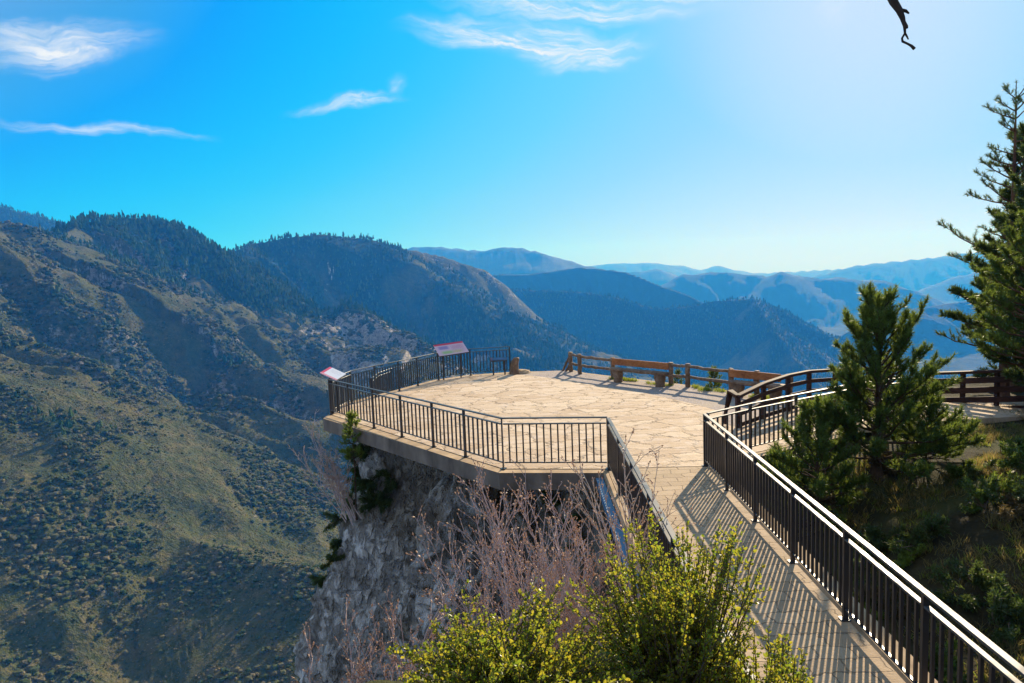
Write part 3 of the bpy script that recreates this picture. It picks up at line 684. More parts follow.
for s in (-1, 1):
    mb = MB()
    b0 = (BL - bperp * .215) if s < 0 else (BR + bperp * .33)
    a1, a2 = along(b0, .25), along(b0, LEN)
    zt = [0, 0, -.06]
    mb.sweep([a1 + [0, 0, -.19], a2 + [0, 0, -.19]], .014, .12)
    mb.sweep([a1 + [0, 0, -.118], a2 + [0, 0, -.118]], .15, .02); mb.sweep([a1 + [0, 0, -.262], a2 + [0, 0, -.262]], .13, .02)
    L_.part(mb, 'side_beam', BLUE)

# ------------------------------------------------------------------ metal railings
def box_mesh(name, w, h, z0=0.0, m=BLACK):
    mb = MB(); mb.box((0, 0, z0 + h / 2), (w, w, h)); me = mb.build(name, m); d_ = me.data; bpy.data.objects.remove(me); return d_
BAL = box_mesh('baluster', .030, .83)
RH = 1.10
def railing(name, label, pts, posts=None, gap=.13, z=0.0, gapcount=None, group='black metal railings', thin=()):
    """posts at every point; a panel of balusters in each bay; one continuous handrail"""
    P = [np.asarray(p, float) + [0, 0, z] for p in pts]
    root = empty(name, P[0], label, 'railing', group); l = Local(root)
    top = [p + [0, 0, RH - .012] for p in P]
    mb = MB(); mb.sweep(top, .072, .026); l.part(mb, 'handrail', STEEL)
    first = None
    for i, p in enumerate(P):
        a = P[min(i + 1, len(P) - 1)] - P[max(i - 1, 0)]; rz = math.atan2(a[1], a[0])
        w = .032 if i in thin else .055
        mb = MB(); mb.box(p + [0, 0, (RH - .026) / 2 - .01], (w * .8, w, RH - .028 + .02), rz)
        mb.box(p + [0, 0, .008], (.11, .11, .012), rz)
        l.part(mb, 'post', BLACK)
    for i in range(len(P) - 1):
        a, b = P[i], P[i + 1]; d_ = b - a; Ld = np.linalg.norm(d_); u = d_ / Ld; rz = math.atan2(d_[1], d_[0])
        a2, b2 = a + u * .03, b - u * .03
        mb = MB(); mb.sweep([a2 + [0, 0, .135], b2 + [0, 0, .135]], .036, .022)
        pan = l.part(mb, 'baluster_panel', BLACK)
        mb = MB(); mb.sweep([a2 + [0, 0, .965], b2 + [0, 0, .965]], .058, .024)
        mr = l.part(mb, 'middle_rail', STEEL, pan)
        k = gapcount[i] if gapcount else max(2, round(Ld / gap))
        for j in range(1, k):
            o = bpy.data.objects.new('baluster', BAL); C.objects.link(o); o.parent = pan
            q = a + d_ * (j / k) - l.l; o.location = (q[0], q[1], q[2] + .13); o.rotation_euler.z = rz
    return root
def on_line(x): # base of the left front railing at picture column x
    t = (x - 331) / (503.5 - 331); return at(x, 414.5 + t * (468.7 - 414.5))
railing('metal_railing', 'black railing along the slanting front edge of the terrace above the cliff', [on_line(x) for x in (331, 349.5, 374, 402, 433.5, 465.5)] + [PC, P1], gapcount=[8, 8, 8, 8, 8, 8, 15], thin=(6,))
railing('metal_railing', 'black railing curving round the far left rim of the terrace with a red-edged board', [P0 + [.04, .16, 0]] + ARC, gap=.135)
nb = 10
railing('metal_railing', 'black railing between footbridge and pines, throwing striped shadows on the paving', [along(PR - bperp * .03, .0 + 1.60 * i) for i in range(nb)], gapcount=[12] * (nb - 1))
railing('metal_railing', 'railing on the cliff side of the footbridge, half hidden by the yellow-green bush', [along(P1 + bperp * .01, .10 + 1.60 * i) for i in range(nb)], gapcount=[12] * (nb - 1))
railing('metal_railing', 'black railing beside the walkway behind the small pine, in front of the curved wooden railing', [PR + bperp * .05 + bdir * .06, at(750.5, 452.8), at(796, 441.3), at(848, 428.5), at(900, 420)], gap=.15)
# low outer railing on a ledge beyond the rim
LE = [at(383, 405, -.75), at(389, 397, -.75), at(398, 392, -.75), at(411, 387.5, -.75)]
o1 = at_d(383, 392, 25.6)
lz = -.62
lp = [np.array([o1[0] - .35, o1[1] - .3, 0]), np.array([o1[0] - .36, o1[1] + 1.1, 0]), np.array([o1[0] - .05, o1[1] + 2.3, 0]), np.array([o1[0] + .6, o1[1] + 3.2, 0])]
railing('metal_railing', 'short lower railing on the ledge just outside the curved far left rim', lp, gap=.11, z=lz)
mb = MB(); polysheet(mb, [tuple(p[:2]) for p in ([lp[0] + [-.2, -.15, 0], lp[0] + [.9, -.1, 0], lp[3] + [.8, -.4, 0], lp[3] + [.1, .25, 0], lp[2] + [-.22, .12, 0], lp[1] + [-.22, .05, 0]])], lz - .01, .3)
tag(mb.build('ledge_slab', CONC), 'small concrete ledge carrying the low outer railing', 'ledge')

# ------------------------------------------------------------------ information panels
def m_board(name, bg_, bars):
    """printed board: blocks of colour laid out in the board's own 0..1 coordinates"""
    m, nt = mat(name); n = N(nt); uv = n('ShaderNodeTexCoord').outputs['Generated']; s = n('ShaderNodeSeparateXYZ', i_Vector=uv)
    col = n.mix(0.0, c4(bg_), c4(bg_))
    for (x0, x1, y0, y1, c, fuzz) in bars:
        def inside(v, a, b): return n.math('MULTIPLY', n.smooth(v, a - fuzz, a + fuzz), n.math('SUBTRACT', 1.0, n.smooth(v, b - fuzz, b + fuzz)))
        k = n.math('MULTIPLY', inside(s.outputs[0], x0, x1), inside(s.outputs[1], y0, y1))
        col = n.mix(k, col, c4(c))
    ln = n.math('GREATER_THAN', n.math('SINE', n.math('MULTIPLY', s.outputs[1], 130.0)), .2)
    txt = n.math('MULTIPLY', ln, n.smooth(n.noise(n.scale(uv, (60, 8, 1)), 1.0, 2, .5), .45, .5))
    zone = n.math('MULTIPLY', n.math('MULTIPLY', n.math('GREATER_THAN', s.outputs[0], .5), n.math('LESS_THAN', s.outputs[0], .93)), n.math('MULTIPLY', n.math('GREATER_THAN', s.outputs[1], .12), n.math('LESS_THAN', s.outputs[1], .78)))
    col = n.mix(n.math('MULTIPLY', n.math('MULTIPLY', txt, zone), .45), col, (.15, .12, .2, 1))
    finish(nt, n, col, .3, spec=.5); return m
BOARD1 = m_board('board_print', (.62, .62, .66), [(0, 1, .86, 1.1, (.55, .05, .10), .02), (0, .13, -.1, 1.1, (.60, .22, .27), .02)])
BOARD2 = m_board('board_print_scheme', (.66, .45, .52), [(0, 1, .86, 1.1, (.62, .03, .08), .02), (.1, .42, .5, .78, (.28, .22, .42), .06), (.14, .5, .1, .34, (.34, .48, .2), .08), (.52, .8, .1, .34, (.62, .5, .25), .1), (.55, .9, .45, .75, (.66, .36, .42), .1)])
BOARD3 = m_board('board_print_blue', (.012, .03, .10), [(0, .12, -.1, 1.1, (.10, .02, .05), .03), (.3, .8, .3, .7, (.02, .06, .2), .15)])
def lectern(label, corners, board, legs, legz=0.0, thick=.025, lw=.05):
    """tilted printed board given by its four corners (lower left, lower right, upper right, upper left)"""
    c = [np.asarray(q, float) for q in corners]
    root = empty('information_panel', (sum(c) / 4 * [1, 1, 0]) + [0, 0, legz], label, 'information panel', 'tilted information panels'); l = Local(root)
    u = c[1] - c[0]; v = c[3] - c[0]; Lu, Lv = np.linalg.norm(u), np.linalg.norm(v)
    u = u / Lu; v = v - u * (v @ u); Lv = np.linalg.norm(v); v /= Lv; w = np.cross(u, v)
    mid = (c[0] + c[1] + c[2] + c[3]) / 4
    Mx = Matrix([[u[0], v[0], w[0], 0], [u[1], v[1], w[1], 0], [u[2], v[2], w[2], 0], [0, 0, 0, 1]]); Mx.translation = Vector(mid - l.l)
    mb = MB(); mb.box((0, 0, 0), (Lu, Lv, thick)); b = mb.build('board', board); b.parent = root; b.matrix_local = Mx
    mb = MB()
    mb.sweep([(-Lu / 2, -Lv / 2 - .008, -.012), (Lu / 2, -Lv / 2 - .008, -.012)], .016, .045); mb.sweep([(-Lu / 2, Lv / 2 + .008, -.012), (Lu / 2, Lv / 2 + .008, -.012)], .016, .045)
    fr = mb.build('frame', STEEL, b)
    for t in legs:
        q = mid + u * Lu * t
        mb = MB(); mb.box((q[0], q[1], (q[2] - .03 + legz) / 2), (lw, lw, q[2] - .03 - legz)); l.part(mb, 'leg', BLACK)
    return root
# corner panel: seen from its printed side, tilted up
def quad(pll, plr, pur, pul, d): return [at_d(*p, dd) for p, dd in zip((pll, plr, pur, pul), d)]
lectern('small white information panel with pink edge at the outermost left corner of the terrace', quad((334.5, 381.5), (344.5, 375.2), (331.5, 366.2), (321.5, 372.0), (21.05, 21.65, 21.95, 21.35)), BOARD1, (-.32, .3), -.012)
lectern('wide pink and red information panel on the middle of the curved railing', quad((439.5, 356.0), (468.6, 351.6), (462.0, 342.5), (433.8, 344.9), (27.0, 27.75, 28.15, 27.4)), BOARD2, (-.3, .3), -.012)
lectern('low dark blue information panel near the wooden stump at the end of the curved railing', quad((490.5, 361.0), (507.0, 360.2), (506.3, 357.2), (491.0, 358.0), (27.9, 27.95, 28.3, 28.25)), BOARD3, (-.35, .35), 0.0, .03, .06)

# ------------------------------------------------------------------ log fence, benches, stump
def logbar(mb, a, b, r=.055, seed=0):
    g = np.random.default_rng(seed); t = np.linspace(0, 1, 9)[:, None]
    P = np.asarray(a) * (1 - t) + np.asarray(b) * t + g.normal(0, .008, (9, 3)); mb.tube(P, r * (1 + .12 * g.normal(0, .5, 9)), 8)
root = empty('log_fence', FEN[1], 'low brown log fence with two rails along the back edge of the terrace', 'fence'); l = Local(root)
for i, k in enumerate((0, 1, 2, 4, 5, 6, 7, 8)):
    mb = MB(); p = FEN[k]; logbar(mb, p + [0, 0, -.3], p + [0, 0, .80], .085, 10 + i); l.part(mb, 'post', LOG, smooth=True)
ks = (0, 1, 2, 4, 5, 6, 7, 8)
for a, b in zip(ks[:-1], ks[1:]):
    for z in (.70, .34):
        mb = MB(); off = np.array([0, -.0, 0]); logbar(mb, FEN[a] + [0, 0, z], FEN[b] + [0, 0, z], .052, int(a * 7 + z * 100)); l.part(mb, 'rail', LOG, smooth=True)
lowp = at(562.5, 370.5)
for z in (.70, .36):
    mb = MB(); logbar(mb, FEN[0] + [0, 0, z], lowp + [(.70 - z) * .5, 0, -.05 + .1 * (.7 - z)], .05, int(z * 31)); l.part(mb, 'brace', LOG, smooth=True)

def bench(label, s0, s1, b0, b1, extra=.35):
    root = empty('bench', (s0 + s1) / 2, label, 'bench', 'wooden benches against the log fence'); l = Local(root)
    u = (s1 - s0) / np.linalg.norm(s1 - s0); rz = math.atan2(u[1], u[0])
    mb = MB(); mb.sweep([s0 - u * extra + [0, 0, .46], s1 + u * extra + [0, 0, .46]], .36, .085); l.part(mb, 'seat', LOG)
    for s in (s0, s1):
        mb = MB(); nn = 10; th = np.linspace(0, 2 * math.pi, 14, endpoint=False); rows = []
        for i, z in enumerate(np.linspace(-.1, .418, 6)):
            w = 1.05 - .12 * math.sin(i * 1.1); rows.append([s + [(.17 * w) * math.cos(t) * (1 + .08 * math.sin(3 * t + i)), (.17 * w) * math.sin(t), z] for t in th])
        Vv = np.array(rows).reshape(-1, 3); k = 14
        Fv = [[i * k + j, i * k + (j + 1) % k, (i + 1) * k + (j + 1) % k, (i + 1) * k + j] for i in range(5) for j in range(k)]
        mb.add(Vv, Fv); l.part(mb, 'support', LOG, smooth=True)
    v = np.array([-u[1], u[0], 0])
    mb = MB(); mb.sweep([b0 - v * .10 + [0, 0, .665], b1 - v * .10 + [0, 0, .665]], .06, .24); l.part(mb, 'backrest', ORANGE)
    return root
bench('wooden bench with orange-brown back plank fully in view on the gravel', at(618, 381.8), at(660, 386.4), at(614.5, 378.6), at(670, 385))
bench('wooden bench partly hidden behind the dark curved wooden railing', at(738, 397.0), at(775, 400.8), at(731.5, 393.2), at(782, 399.6), .3)

sp = at(514.5, 374.0)
mb = MB(); th = np.linspace(0, 2 * math.pi, 20, endpoint=False); rows = []
prof = [(-.1, .20, 0), (.0, .19, 0), (.1, .17, 0), (.25, .155, .0), (.40, .15, .02), (.52, .16, .05), (.60, .155, .08), (.66, .12, .10), (.68, .05, .10)]
for i, (z, r_, dx) in enumerate(prof):
    rows.append([sp + [dx + r_ * math.cos(t) * (1 + .14 * math.sin(2 * t + i * .7) + .07 * math.sin(5 * t)), r_ * math.sin(t) * (1 + .12 * math.cos(3 * t)), z] for t in th])
mb.add(np.array(rows).reshape(-1, 3), [[i * 20 + j, i * 20 + (j + 1) % 20, (i + 1) * 20 + (j + 1) % 20, (i + 1) * 20 + j] for i in range(len(prof) - 1) for j in range(20)])
tag(mb.build('tree_stump', LOG, smooth=True, loc=sp), 'weathered wooden stump beside the end of the curved railing', 'stump')
# stones laid on the rim between the stump and the log fence
def stone(p, s, seed, label, m=STONE, flat=.6):
    import bmesh
    bm = bmesh.new(); bmesh.ops.create_icosphere(bm, subdivisions=4, radius=1.0)
    Vx = np.array([v.co[:] for v in bm.verts]); g = seed * 3.7
    k = 1 + .28 * noise3(Vx[:, 0] * 1.3 + g, Vx[:, 1] * 1.3, Vx[:, 2] * 1.3, seed) + .13 * noise3(Vx[:, 0] * 3.3 + g, Vx[:, 1] * 3.3, Vx[:, 2] * 3.3, seed + 1) + .06 * noise3(Vx[:, 0] * 8 + g, Vx[:, 1] * 8, Vx[:, 2] * 8, seed + 2)
    Vx = np.sign(Vx) * np.abs(Vx) ** .8 * k[:, None] * np.array([1, .8, flat]) * s
    for v, c in zip(bm.verts, Vx): v.co = c
    me = bpy.data.meshes.new('boulder'); bm.to_mesh(me); bm.free(); me.materials.append(m); me.shade_smooth()
    o = bpy.data.objects.new('boulder', me); C.objects.link(o); o.location = p; o.rotation_euler.z = seed * 1.3
    tag(o, label, 'boulder'); return o
stone(at(523, 373.2) + [0, .1, .0], .34, 3, 'flat pale rim stone just beside the wooden stump', CONC, .4)

# ------------------------------------------------------------------ dark wooden railings at the walkway
def plank_rail(label, posts, heights, zs, hts, w=.07, h=.13, top=.16):
    root = empty('wooden_railing', posts[0] + [0, 0, zs[0]], label, 'railing', 'dark wooden railings'); l = Local(root)
    for p, z, hh in zip(posts, zs, heights):
        mb = MB(); mb.box(p + [0, 0, z + hh / 2 - .12], (.10, .10, hh + .16), .2); l.part(mb, 'post', DARKW)
    for f in hts:
        mb = MB(); P = [p + [0, -.088 if f < 1 else 0, z + hh * f] for p, z, hh in zip(posts, zs, heights)]
        if f >= 1: mb.sweep([q + [0, 0, .0] for q in P], top, .075); l.part(mb, 'handrail', DARKW)
        else: mb.sweep(P, .045, h); l.part(mb, 'rail', DARKW)
    return root, l
wpx = [(738, 427.5), (763.5, 418.5), (788, 411), (809, 405.8), (835, 403.5), (868, 402), (900, 402)]
WP = [at(*p) for p in wpx]
root, l = plank_rail('dark brown wooden railing curving from the terrace along the walkway behind the small pine', WP, [.80, .93, .99, .99, .98, .98, .98], [0] * 7, (1.0, .74, .45, .10), .07, .11)
st = at(730, 424)
mb = MB(); mb.sweep([WP[0] + [0, 0, .80], at_d(730.5, 391, 17.75), at_d(724.5, 424, 17.65)], .13, .075); l.part(mb, 'end_brace', DARKW)
RP = [at_d(930, 416, 20.5), at_d(962, 416, 20.0), at_d(996, 415.5, 19.6), at_d(1032, 415, 19.2), at_d(1075, 414, 18.8)]
root, l = plank_rail('dark plank fence of five wide horizontal boards under the tall pine', [np.array([p[0], p[1], 0]) for p in RP], [1.28] * 5, [p[2] for p in RP], (1.0, .82, .60, .38, .16), .07, .17, .2)
root['category'] = 'fence'; del root['group']; root.name = 'plank_fence'

# ------------------------------------------------------------------ near ground
poly = np.array([(2.6, 14.2), (4.4, 13.2), (4.0, 10), (3.2, 7.5), (1.4, 5.6), (-1.5, 4.2), (-4, 2.0), (-6, -1), (-7, -8), (-7, -30), (90, -30), (90, 30), (30, 27), (21, 27.5), (15, 26), (11, 23.6), (9.6, 22.4), (7.4, 24.2), (4.5, 28.0), (2.6, 28.6)])
def inside_dist(x, y):
    d_ = np.full(x.shape, 1e9); ins = np.zeros(x.shape, bool)
    for a, b in zip(poly, np.roll(poly, -1, 0)):
        e_ = b - a; t = np.clip(((x - a[0]) * e_[0] + (y - a[1]) * e_[1]) / (e_ @ e_), 0, 1)
        d_ = np.minimum(d_, np.hypot(x - a[0] - t * e_[0], y - a[1] - t * e_[1]))
        c = ((a[1] > y) != (b[1] > y)) & (x < (b[0] - a[0]) * (y - a[1]) / (b[1] - a[1] + 1e-12) + a[0]); ins ^= c
    return ins, d_
def ground(x, y):
    x = np.asarray(x, float); y = np.asarray(y, float)
    right = -1.9 + .40 * np.clip(x - 5.0, 0, 4.5) + .10 * np.clip(x - 9.5, 0, 40) + .2 * sst(9, 13, y)
    right = right + .18 * fbm2(x / 2.3, y / 2.3, 4, 3) + .5 * fbm2(x / 9, y / 9, 2, 8) * sst(6, 9, x)
    terr = -.30 + .0 * x
    k = sst(13.2, 15.0, y - .05 * (x - 5)) * (1 - sst(22, 27, y) * sst(10, 14, x)); right = right * (1 - k) + terr * k
    beyond = sst(19.5, 23, y) * sst(10, 12, x); right = right * (1 - beyond) + (-.5 + .12 * fbm2(x / 3, y / 3, 3, 4)) * beyond
    hill = 2.55 - .10 * np.clip(-x, 0, 10) - .22 * np.clip(y, 0, 20) + .15 * fbm2(x / 1.7, y / 1.7, 4, 13)
    hk = (1 - sst(.9, 1.75, x + .02 * y)) * (1 - sst(4.5, 8, y))
    z = right * (1 - hk) + hill * hk
    under = sst(.9, 1.6, x) * (1 - sst(4.3, 5.0, x)); z = z - .25 * under
    ins, dd = inside_dist(x, y)
    z = np.where(ins, z, z - 1.45 * dd - 1.2 * (1 - np.exp(-dd * 1.2)) + .5 * fbm2(x / 2.1, y / 2.1, 4, 17) * np.clip(dd, 0, 2))
    return z
gxs = np.concatenate([np.linspace(-16, -4, 50)[:-1], np.linspace(-4, 16, 230)[:-1], np.linspace(16, 90, 100)])
gys = np.concatenate([np.linspace(-30, -2, 40)[:-1], np.linspace(-2, 30, 330)[:-1], np.linspace(30, 70, 50)])
GX, GY = np.meshgrid(gxs, gys); GZ = ground(GX, GY)
a_, b_ = GX.shape; idx = np.arange(a_ * b_).reshape(a_, b_)
Fg = np.stack([idx[:-1, :-1], idx[:-1, 1:], idx[1:, 1:], idx[1:, :-1]], -1).reshape(-1, 4)
gro = obj_np('hillside_ground', np.stack([GX, GY, GZ], -1).reshape(-1, 3), Fg, SOIL, True); tag(gro, kind='structure')

# ------------------------------------------------------------------ cliff under the terrace
loop = np.array([E0[:2], (E0[:2] * .62 + EC[:2] * .38), EC[:2] + [-.4, .2], E1[:2] + [-.3, .1], (3.2, 13.9), (4.8, 14.6), (6.0, 17.5), (6.5, 21), (5.5, 25), (2.5, 28.2), ARC[-1][:2], ARC[-3][:2], ARC[-5][:2], ARC[0][:2]])
def resample(P, m):
    Q = np.concatenate([P, P[:1]]); d_ = np.concatenate([[0], np.cumsum(np.hypot(*np.diff(Q, axis=0).T))]); t = np.linspace(0, d_[-1], m, endpoint=False)
    return np.stack([np.interp(t, d_, Q[:, 0]), np.interp(t, d_, Q[:, 1])], -1)
NL = 520; lp2 = resample(loop, NL)
for _ in range(14): lp2 = (np.roll(lp2, 1, 0) + lp2 * 2 + np.roll(lp2, -1, 0)) / 4
cen = np.array([0.6, 21.0])
zs = np.concatenate([np.linspace(-.30, -9, 190)[:-1], np.linspace(-9, -60, 110)])
ZZ, II = np.meshgrid(zs, np.arange(NL), indexing='ij')
dep = -ZZ
prof = .55 * np.exp(-((dep - .9) / .9) ** 2) * -1.0
grow = np.interp(dep, [0, .35, 1.3, 3.2, 6, 9, 20, 60], [-.55, -1.35, -1.25, -.45, .2, .7, 3.0, 14])
dirs = lp2 - cen; dirs /= np.linalg.norm(dirs, axis=1, keepdims=True)
bx = lp2[II.astype(int), 0]; by = lp2[II.astype(int), 1]; dx = dirs[II.astype(int), 0]; dy = dirs[II.astype(int), 1]
n1 = noise3(bx * .45, by * .45, ZZ * .28, 1); n2 = noise3(bx * 1.1, by * 1.1, ZZ * .6, 2); n3 = 1 - 2 * np.abs(noise3(bx * 2.3, by * 2.3, ZZ * 1.1, 3)); n4 = noise3(bx * 5, by * 5, ZZ * 3, 4); n5 = noise3(bx * 11, by * 11, ZZ * 6, 5); n6 = noise3(bx * 1.5 + .6 * n2, by * 1.5, ZZ * .55 + .4 * n2, 6); n7 = noise3(bx * 4.1 + n4 * .3, by * 4.1, ZZ * 2.6, 7)
amp = sst(.0, 1.4, dep)
# the far-left face stands out a little less than the front one: the rim overhangs it
disp = grow + amp * (.95 * n1 + .55 * n2) + .14 * n3 * (.3 + amp) + .15 * n4 + .07 * n5 - (.26 * np.exp(-(n6 / .11) ** 2) + .15 * np.exp(-(n7 / .13) ** 2)) * amp
cv = np.stack([bx + dx * disp, by + dy * disp, ZZ + .10 * n4 * amp], -1)
idx = np.arange(cv.shape[0] * NL).reshape(-1, NL); nx = np.roll(idx, -1, 1)
Fc = np.stack([idx[:-1], idx[1:], nx[1:], nx[:-1]], -1).reshape(-1, 4)
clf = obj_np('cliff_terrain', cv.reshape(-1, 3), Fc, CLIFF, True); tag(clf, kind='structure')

from mathutils.bvhtree import BVHTree
cliff_bvh = BVHTree.FromPolygons([tuple(q) for q in cv.reshape(-1, 3)], Fc.tolist())
def on_cliff(px, py):
    # the spot of rock seen there; next to the outline the nearest rock to its right
    for k in range(14):
        v = ray(px + 3 * k, py); h_ = cliff_bvh.ray_cast(Vector((0, 0, CAMZ)), Vector(v))
        if h_[0] is not None and h_[0].y > 8: return np.array(h_[0]) + np.array(h_[1]) * (.06 if h_[1].dot(Vector(v)) < 0 else -.06)
    return at_d(px, py, 17)
# ------------------------------------------------------------------ vegetation builders
def unit(v): return v / (np.linalg.norm(v, axis=-1, keepdims=True) + 1e-9)
def needles(mb, P, D, k, ln, w, spread=.9, g=None):
    """tufts of needles: at each P with axis D, k thin triangles"""
    P = np.repeat(P, k, 0); D = np.repeat(unit(D), k, 0); m = len(P)
    q = unit(D + spread * g.normal(0, 1, (m, 3)) * .62); back = g.random((m, 1)) * .09
    P = P - D * back
    s = unit(np.cross(q, g.normal(0, 1, (m, 3)))) * w / 2
    L = ln * (.7 + .5 * g.random((m, 1)))
    V_ = np.stack([P - s, P + s, P + q * L], 1).reshape(-1, 3)
    mb.add(V_, np.arange(m * 3).reshape(-1, 3))
def pine(label, base, height, spread, seed, first=.18, whorls=16, per=5, bark=BARK, need=NEED, nk=16, nl=.085, nw=.011, shape=None, lean=(0, 0), tr=None, name='pine_tree', group='pine trees', density=1.0, gapf=0.0, droop=0.0, upturn=.5, cat='tree', elk=.75):
    g = np.random.default_rng(seed); base = np.asarray(base, float)
    root = empty(name, base, label, cat, group); l = Local(root)
    tr = tr or height * .022
    t = np.linspace(0, 1, 14); ph = g.random(2) * 6
    TP = base + np.stack([lean[0] * t * height + .012 * height * np.sin(t * 5 + ph[0]) * t, lean[1] * t * height + .012 * height * np.sin(t * 4 + ph[1]) * t, t * height - .05], -1)
    mb = MB(); mb.tube(TP, tr * (1 - t * .93) * (1 + .35 * np.exp(-t * 18)), 9); tk = l.part(mb, 'trunk', bark, smooth=True)
    def tp(f): return np.array([np.interp(f, t, TP[:, i]) for i in range(3)])
    wood = MB(); PP = []; DD = []
    shape = shape or (lambda u: (1 - u) ** .75 * (.55 + .45 * min(1, u * 5 + .2)))
    for w in range(whorls):
        f = first + (1 - first) * ((w + .5 * g.random()) / whorls) ** .92 * .97
        u = (f - first) / (1 - first); a0 = g.random() * 6.28
        for b in range(per):
            if g.random() < gapf: continue
            a = a0 + b * 6.283 / per + g.normal(0, .25); L = spread * shape(u) * (.62 + .45 * g.random()) + .06 * spread
            el_ = .16 + elk * u + g.normal(0, .20) - droop * (1 - u)
            d_ = np.array([math.cos(a) * math.cos(el_), math.sin(a) * math.cos(el_), math.sin(el_)])
            m = 8; s = np.linspace(0, 1, m)[:, None]
            p0 = tp(f)
            B = p0 + d_ * L * s + np.array([0, 0, 1]) * (upturn * .35 * L * s ** 2 - .12 * L * s * (1 - u)) + g.normal(0, .018 * L, (m, 3)) * s
            wood.tube(B, np.linspace(tr * .26 * (1 - .6 * u) + .006, .006, m), 5)
            nt_ = max(4, int(L * 17 * density))
            for k in range(nt_):
                ss = .34 + .66 * ((k + g.random()) / nt_) ** .75; q = np.array([np.interp(ss, s[:, 0], B[:, i]) for i in range(3)])
                ax = unit(B[min(m - 1, int(ss * m))] - B[max(0, int(ss * m) - 1)])
                sd = unit(np.cross(ax, [0, 0, 1.0])) * (1 if k % 2 else -1)
                tl = (.11 + .17 * L * (1 - ss) ** .6) * (.5 + .9 * g.random())
                td = unit(ax * .55 + sd * (.15 + .7 * g.random()) + np.array([0, 0, .1 + .95 * g.random()]) + g.normal(0, .25, 3))
                e_ = q + td * tl + np.array([0, 0, .12 * tl])
                wood.tube(np.stack([q, (q + e_) / 2 + g.normal(0, .01, 3), e_]), [.006, .005, .003], 3)
                for r_ in np.arange(.42, 1.01, .06 / max(tl, .06)):
                    PP.append(q + (e_ - q) * r_ + g.normal(0, .012, 3)); DD.append(td + np.array([0, 0, .25]))
            PP.append(B[-1]); DD.append(B[-1] - B[-2]); PP.append(B[-2]); DD.append(B[-1] - B[-2])
    for k in range(8): PP.append(TP[-1] - [0, 0, k * .05 * height / 4]); DD.append(np.array([0, 0, 1.0]) + g.normal(0, .2, 3))
    l.part(wood, 'branches', bark)
    mb = MB(); needles(mb, np.array(PP), np.array(DD), nk, nl, nw, 1.0, g)
    l.part(mb, 'crown', need)
    return root
def gz(x, y): return float(ground(np.array([x]), np.array([y]))[0])
def on_ground(px, py, d): p = at_d(px, py, d); return np.array([p[0], p[1], gz(p[0], p[1])])

# the small pine behind the bridge railing
b = on_ground(876, 480, 14.4); top = at_d(880, 278, 14.4)
pine('bushy green pine standing just behind the footbridge railing, its tip against the far mountains', b, top[2] - b[2] - .40, 2.1, 21, .10, 19, 6, nk=20, gapf=.12, nl=.12, nw=.0135, tr=.11, shape=lambda u: (1 - u) ** .72 * (.85 + .25 * math.sin(u * 23)), upturn=1.0, density=1.0)
b = on_ground(818, 480, 13.6); top = at_d(812, 402, 13.6)
pine('low dark pine growing against the left side of the bushy pine', b, top[2] - b[2], 1.4, 22, .03, 12, 6, nk=20, nl=.12, nw=.0135, need=NEED, upturn=.8, density=1.0)
b = on_ground(925, 480, 14.9); top = at_d(925, 392, 14.9)
pine('shorter pine growing close to the right side of the bushy pine', b, top[2] - b[2], .95, 23, .06, 12, 6, nk=18, nl=.12, nw=.0135, need=NEED, upturn=.8, density=.9)
# tall pine beyond the plank fence
b = on_ground(1003, 395, 22.5); top = at_d(1012, 70, 22.5)
pine('tall slender pine with reddish trunk and open crown rising beyond the plank fence', b, (top[2] - b[2]) * .97, 2.9, 31, .14, 22, 5, bark=BARKR, need=NEEDD, nk=12, nl=.12, nw=.015, tr=.15, shape=lambda u: (1.02 - .84 * u) * (.70 + .36 * math.sin(u * 21 + 1)), gapf=.48, density=.62, upturn=.5, lean=(.012, 0), elk=.45)
b = on_ground(1032, 430, 17.0); top = at_d(1040, 215, 17.0)
pine('dense pine at the picture edge in front of the tall slender pine', b, top[2] - b[2], 2.1, 32, .34, 14, 6, bark=BARKR, need=NEED, nk=16, nl=.12, nw=.016, tr=.11, gapf=.12, density=.9, upturn=.7)
# pines further right, outside the frame, whose shade falls on the bank
for (x, y, h_, s_) in ((14.8, 18.4, 7.5, 41), (16.0, 16.0, 7.0, 42), (18.5, 21.0, 9, 43), (17.2, 23.6, 9, 44), (15.4, 20.4, 8, 45), (20.2, 25.4, 10, 46)):
    pine('shade-giving pine on the bank beyond the picture edge', (x, y, gz(x, y)), h_, 2.5, s_, .10, 15, 6, bark=BARKR, need=NEEDD, nk=14, nl=.18, nw=.034, gapf=.05, density=.7)
# seedlings
b = at(720, 389) + [0, .7, -.5]; pine('slim young pine seedling rising behind the log fence between the benches', b, 1.15, .42, 51, .1, 8, 5, need=NEED, nk=14, nl=.07, nw=.012, name='pine_seedling', group='pine seedlings', tr=.02)
b = at_d(678, 381, 25.2) + [0, 0, -.2]; pine('tiny pine shoot poking up under the log fence rail beside the bench', b, .62, .25, 52, .1, 5, 4, need=NEED, nk=12, nl=.06, nw=.012, name='pine_seedling', group='pine seedlings', tr=.012)
b = min((on_cliff(px_, py_) for px_ in (340, 346, 352, 358) for py_ in (480, 492, 504, 516)), key=lambda q: q[1] - .25 * q[2]) - [0, 0, .05]
edge_y = E0[1] + (EC[1] - E0[1]) * (352 - 323) / (499 - 323); top = at_d(352, 411, min(b[1] - .05, edge_y - .95)); hh = top[2] - b[2]
pine('bright yellow-green pine sapling rising past the slab edge below the corner panel', b, hh, .44, 53, .58, 7, 5, need=NEEDY, nk=18, nl=.085, nw=.014, name='pine_sapling', group=None, tr=.03, lean=((top[0] - b[0]) / hh, (top[1] - b[1]) / hh))

